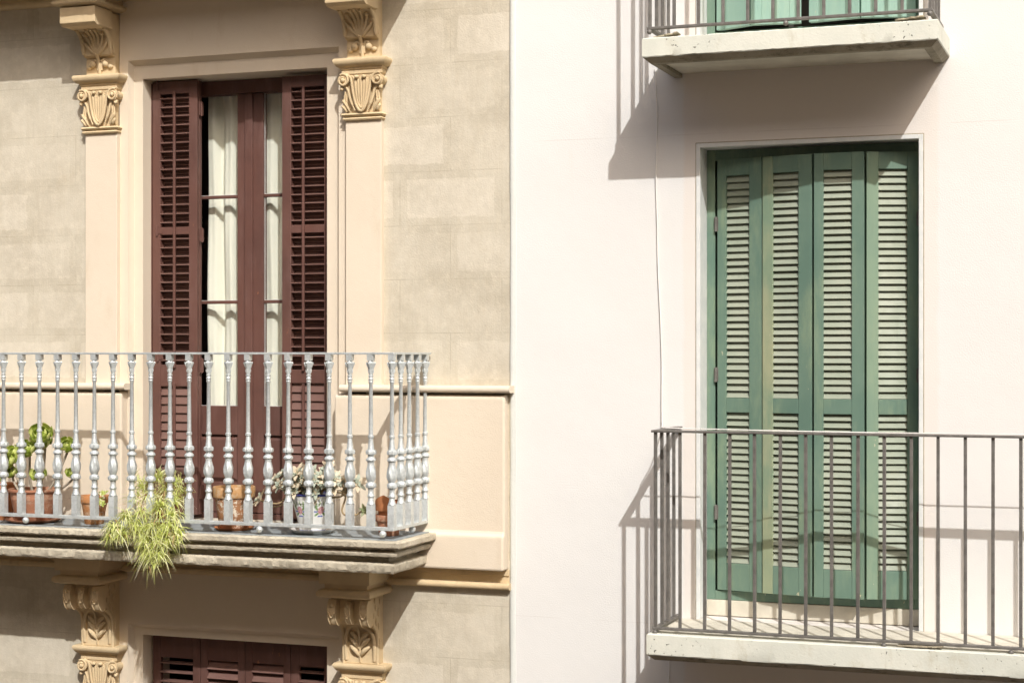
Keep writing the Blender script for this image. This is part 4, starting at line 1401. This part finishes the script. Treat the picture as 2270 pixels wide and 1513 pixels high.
tufts = [(350, 1062, .38, .17, 34, .9), (392, 1070, .40, .15, 26, .8), (318, 1080, .42, .15, 24, .8), (372, 1085, .46, .15, 26, .5), (335, 1100, .50, .14, 26, .4), (300, 1105, .50, .12, 18, .3), (385, 1110, .50, .12, 22, .4),
         (355, 1120, .56, .12, 30, .1), (315, 1135, .58, .11, 28, .1), (280, 1140, .59, .11, 26, .1), (385, 1140, .57, .11, 24, .1), (255, 1165, .61, .11, 30, .0), (245, 1185, .62, .09, 24, -.1), (300, 1165, .61, .11, 30, .0), (335, 1165, .62, .11, 32, .0),
         (372, 1165, .61, .11, 30, .0), (395, 1180, .60, .10, 24, -.1), (320, 1195, .63, .10, 30, -.1), (350, 1200, .63, .11, 32, -.1), (375, 1195, .61, .09, 24, -.2), (332, 1222, .63, .11, 26, -.3), (356, 1226, .62, .10, 26, -.3), (340, 1238, .62, .09, 16, -.5), (270, 1180, .62, .09, 22, -.1), (300, 1060, .44, .11, 12, .6), (405, 1090, .44, .09, 14, .3)]
for (u, v, o_, L, n, up) in tufts:
    c = at(u, v, o_, base)
    for k in range(int(n * 3.2)):
        a = rnd.uniform(0, 2 * math.pi)
        d = (math.cos(a), .75 * math.sin(a) + .22, up + rnd.uniform(-.45, .95))
        q = rnd.random()
        mats = (2, 2) if q < .05 else ((0, 1) if q < .6 else ((1, 1) if q < .72 else (0, 0)))
        q_ = rnd.choice((.010, .022, .04))
        cc = (c[0] + rnd.uniform(-q_, q_), c[1] + rnd.uniform(-.02, .02), c[2] + rnd.uniform(-q_, q_))
        blade(sp, cc, d, L * rnd.uniform(.35, .85), rnd.uniform(.0024, .0043), rnd.uniform(.1, 1.35), rnd, mats)
local(sp, 'foliage', [L_SP1, L_SP2, L_DRY], r0, 180, False)
st_ = MB()
for (u, v, o_, L, n, up) in tufts[7:24]:
    c = Vector(at(u, v, o_, base))
    st_.tube(curve([(c.x * .2, .03, .17), (c.x * .55, c.y * .65, .12 + .5 * max(0, c.z)), c], 6), .0016, 5)
local(st_, 'runner', L_DRY, r0, 60)

# 5 lichened pot in front of the door
o0 = .35
base = (xx(519, o0), o0, FLZ + .0125)
r0 = empty('potted_plant', base, 'old clay pot crusted with white lichen, standing empty before the brown door', 'potted plant', GRP)
mb = MB()
mb.lathe([(.03, 0), (.078, 0), (.082, .004), (.095, .08), (.106, .155), (.108, .172)], n=40, caps=False)
mb.lathe([(.02, .001), (.076, .001)], n=40, caps=False)
local(mb, 'pot', T_OLD, r0)
mb = MB()
mb.lathe([(.108, .172), (.117, .174), (.119, .180), (.121, .228), (.118, .234), (.108, .233), (.105, .20), (.10, .17)], n=40, caps=False, mod=lambda a, z: 1 + .006 * math.sin(3 * a + 1))
local(mb, 'rim', T_RIM, r0)
local(soil_mesh(.103, .198), 'soil', M_SOIL, r0)
sc_ = MB()
sc_.lathe([(.02, 0), (.095, 0), (.112, .014), (.114, .017), (.108, .017), (.092, .006), (.02, .006)], n=40)
sc_ = sc_.build('saucer', T_OR, smooth=40, raw=True)
sc_.location = (base[0], -base[1], FLZ + EYE + .0006)
tag(sc_, 'reddish clay saucer under the lichened pot before the brown door', 'saucer')

# 6 white ceramic pot with painted flowers
o0 = .35
base = (xx(693, o0), o0, FLZ + .014)
r0 = empty('potted_plant', base, 'pinkish grey ghost succulent in a white ceramic pot painted with roses and a blue rim', 'potted plant', GRP)
def ceramic():
    n, rows = 160, 70
    h, rb, rt = .208, .072, .125
    vs, fs, cols = [], [], []
    prof = [(rb * .2, 0), (rb - .003, 0)] + [(rb + (rt - rb) * (k / rows) ** 1.15, .003 + (h - .008) * k / rows) for k in range(rows + 1)] + [(rt + .006, h - .004), (rt + .006, h), (rt - .004, h), (rt - .008, h - .03), (rt - .01, h - .05)]
    me = bpy.data.meshes.new('pot')
    def paint(a, z, top):
        white = (.80, .80, .775)
        blue = (.05, .06, .30)
        if z > h - .012: return blue
        if z < .006: return (.25, .28, .55)
        a = a % (math.pi / 2.5)
        x = (a - math.pi / 5) * .10
        y = z - .118
        r = math.hypot(x, y * .85)
        if r < .019:
            s = math.sin(math.atan2(y, x) * 3 + r * 420)
            return (.62, .34, .36) if s > .1 else (.45, .16, .20) if s < -.55 else (.74, .52, .50)
        for sx in (-1, 1):
            for cx, cy, ang, l, w, c in ((.022, -.020, -.6, .017, .006, (.16, .28, .10)), (.026, .012, .9, .019, .006, (.20, .32, .12)), (.030, -.006, 0., .013, .0045, (.12, .16, .42)), (.008, -.032, -.3, .012, .0045, (.12, .15, .45)), (.030, .034, 1.2, .016, .005, (.26, .36, .16)), (.012, .036, 1.9, .014, .004, (.22, .32, .14))):
                dx, dy = x - sx * cx, y - cy
                c_, s_ = math.cos(ang), math.sin(ang)
                p, q = dx * sx * c_ + dy * s_, -dx * sx * s_ + dy * c_
                if (p / l) ** 2 + (q / w) ** 2 < 1: return c
        return white
    for r, z in prof:
        for i in range(n):
            a = 2 * math.pi * i / n
            vs.append((r * math.cos(a), r * math.sin(a), z))
            cols.append((*paint(a, z, 0), 1))
    for k in range(len(prof) - 1):
        for i in range(n):
            fs.append((k * n + i, k * n + (i + 1) % n, (k + 1) * n + (i + 1) % n, (k + 1) * n + i))
    me.from_pydata(vs, [], fs)
    at_ = me.color_attributes.new('paint', 'FLOAT_COLOR', 'POINT')
    for i, c in enumerate(cols): at_.data[i].color = c
    me.polygons.foreach_set('use_smooth', [True] * len(me.polygons))
    m = NT('painted_ceramic')
    ca = m.n('ShaderNodeVertexColor', layer_name='paint')
    m.done(ca.outputs[0], .18, None, spec=.5)
    me.materials.append(m.mat)
    o = bpy.data.objects.new('pot', me)
    COL.objects.link(o)
    o.parent = r0
    return o
ceramic()
local(soil_mesh(.113, .180), 'soil', M_SOIL, r0)
lv, st_ = MB(), MB()
rnd = random.Random(5)
gh = [(668, 1058), (690, 1048), (718, 1066), (646, 1076), (680, 1080), (700, 1072), (734, 1052), (655, 1058), (676, 1052), (706, 1058), (716, 1078), (690, 1090), (726, 1068), (740, 1064), (612, 1062), (628, 1052), (648, 1068), (636, 1082), (660, 1050), (668, 1072), (655, 1092), (690, 1078), (682, 1062), (700, 1092), (712, 1070), (722, 1046), (730, 1062), (738, 1080), (716, 1056), (708, 1096), (748, 1072), (640, 1062), (672, 1090), (604, 1072), (730, 1038), (722, 1085), (695, 1064), (622, 1076), (664, 1064), (744, 1056),
      (578, 1108), (758, 1070), (772, 1064), (792, 1072), (764, 1085), (780, 1062), (702, 1100), (650, 1078), (735, 1070)]
for i, (u, v) in enumerate(gh):
    o_ = rnd.uniform(.34, .49) if 610 < u < 745 else (.42 if u < 590 else rnd.uniform(.3, .4))
    c = Vector(at(u, v, o_, base))
    rosette(lv, c, (c.x * 3 + rnd.uniform(-.4, .5), .7 + rnd.uniform(-.2, .3), .5 + rnd.uniform(-.2, .4)), rnd.uniform(.052, .072), 16, 'point', (0, 1, 2), rnd)
    b0 = Vector((c.x * .25, c.y * .3, .19))
    if u < 590: mid = Vector(at(612, 1122, .43, base))
    elif u > 750: mid = Vector(at(755, 1100, .38, base))
    else: mid = (b0 + c) / 2 + Vector((0, 0, .02))
    st_.tube(curve([b0, mid, c], 6), .0045, 6)
st_.tube(curve([at(748, 1090, .40, base), at(766, 1098, .44, base), at(758, 1130, .45, base), at(768, 1142, .44, base), at(790, 1140, .42, base), at(806, 1128, .42, base)], 6), .0055, 7)
st_.tube(curve([at(640, 1088, .42, base), at(624, 1112, .44, base), at(600, 1115, .45, base), at(580, 1108, .42, base)], 6), .005, 7)
rosette(lv, at(808, 1132, .42, base), (.4, .8, .3), .048, 12, 'point', (3, 3), rnd)
local(st_, 'stem', M_STEM2, r0, 60)
local(lv, 'foliage', [L_GH1, L_GH2, L_GH2, L_DK], r0, 60)
sc_ = MB()
sc_.lathe([(.02, 0), (.10, 0), (.128, .020), (.130, .024), (.124, .024), (.096, .007), (.02, .006)], n=44)
M_CER = simple('white_glaze', (.78, .78, .75), None, .2)
sc_ = sc_.build('saucer', M_CER, smooth=40, raw=True)
sc_.location = (base[0], -base[1], FLZ + EYE + .0006)
tag(sc_, 'white glazed saucer under the flower painted ceramic pot', 'saucer')

# 7 two clay pots, one stacked in the other, in the corner
o0 = .33
base = (xx(862, o0), o0, FLZ)
pb = pot_mesh(.115, .068, .055, .035, .007)
pb = pb.build('clay_pot', T_BR, smooth=40, raw=True)
pb.location = (base[0], -base[1], FLZ + EYE)
tag(pb, 'brown clay pot in the railing corner, carrying a broken orange pot', 'pot')
mb = MB()
mb.lathe([(.03, 0), (.050, 0), (.053, .003), (.061, .060)], n=32, caps=False)
mb.lathe([(.061, .060), (.072, .062), (.075, .120), (.072, .124), (.066, .12), (.055, .05), (.05, .02)], n=32, caps=False, mod=lambda a, z: 1)
rr = []
mb2 = MB()
n = 32
for k, (r_, zf) in enumerate(((.061, .0), (.073, .02), (.075, .6), (.075, 1.), (.068, 1.), (.062, .3))):
    rr.append([(r_ * math.cos(2 * math.pi * i / n), r_ * math.sin(2 * math.pi * i / n), .060 + zf * (.055 + .035 * max(0, 1 - abs(((2 * math.pi * i / n - 1.6 + math.pi) % (2 * math.pi)) - math.pi) / 1.0))) for i in range(n)])
mb2.loft(rr, caps=False)
mb2.lathe([(.02, 0), (.048, 0), (.051, .003), (.060, .061)], n=32, caps=False)
bp = mb2.build('clay_pot', T_OR, smooth=40, raw=True, recalc=False)
bp.location = (base[0], -base[1], FLZ + EYE + .0775)
tag(bp, 'broken orange clay pot with a jagged peak, set in the corner pot', 'pot')
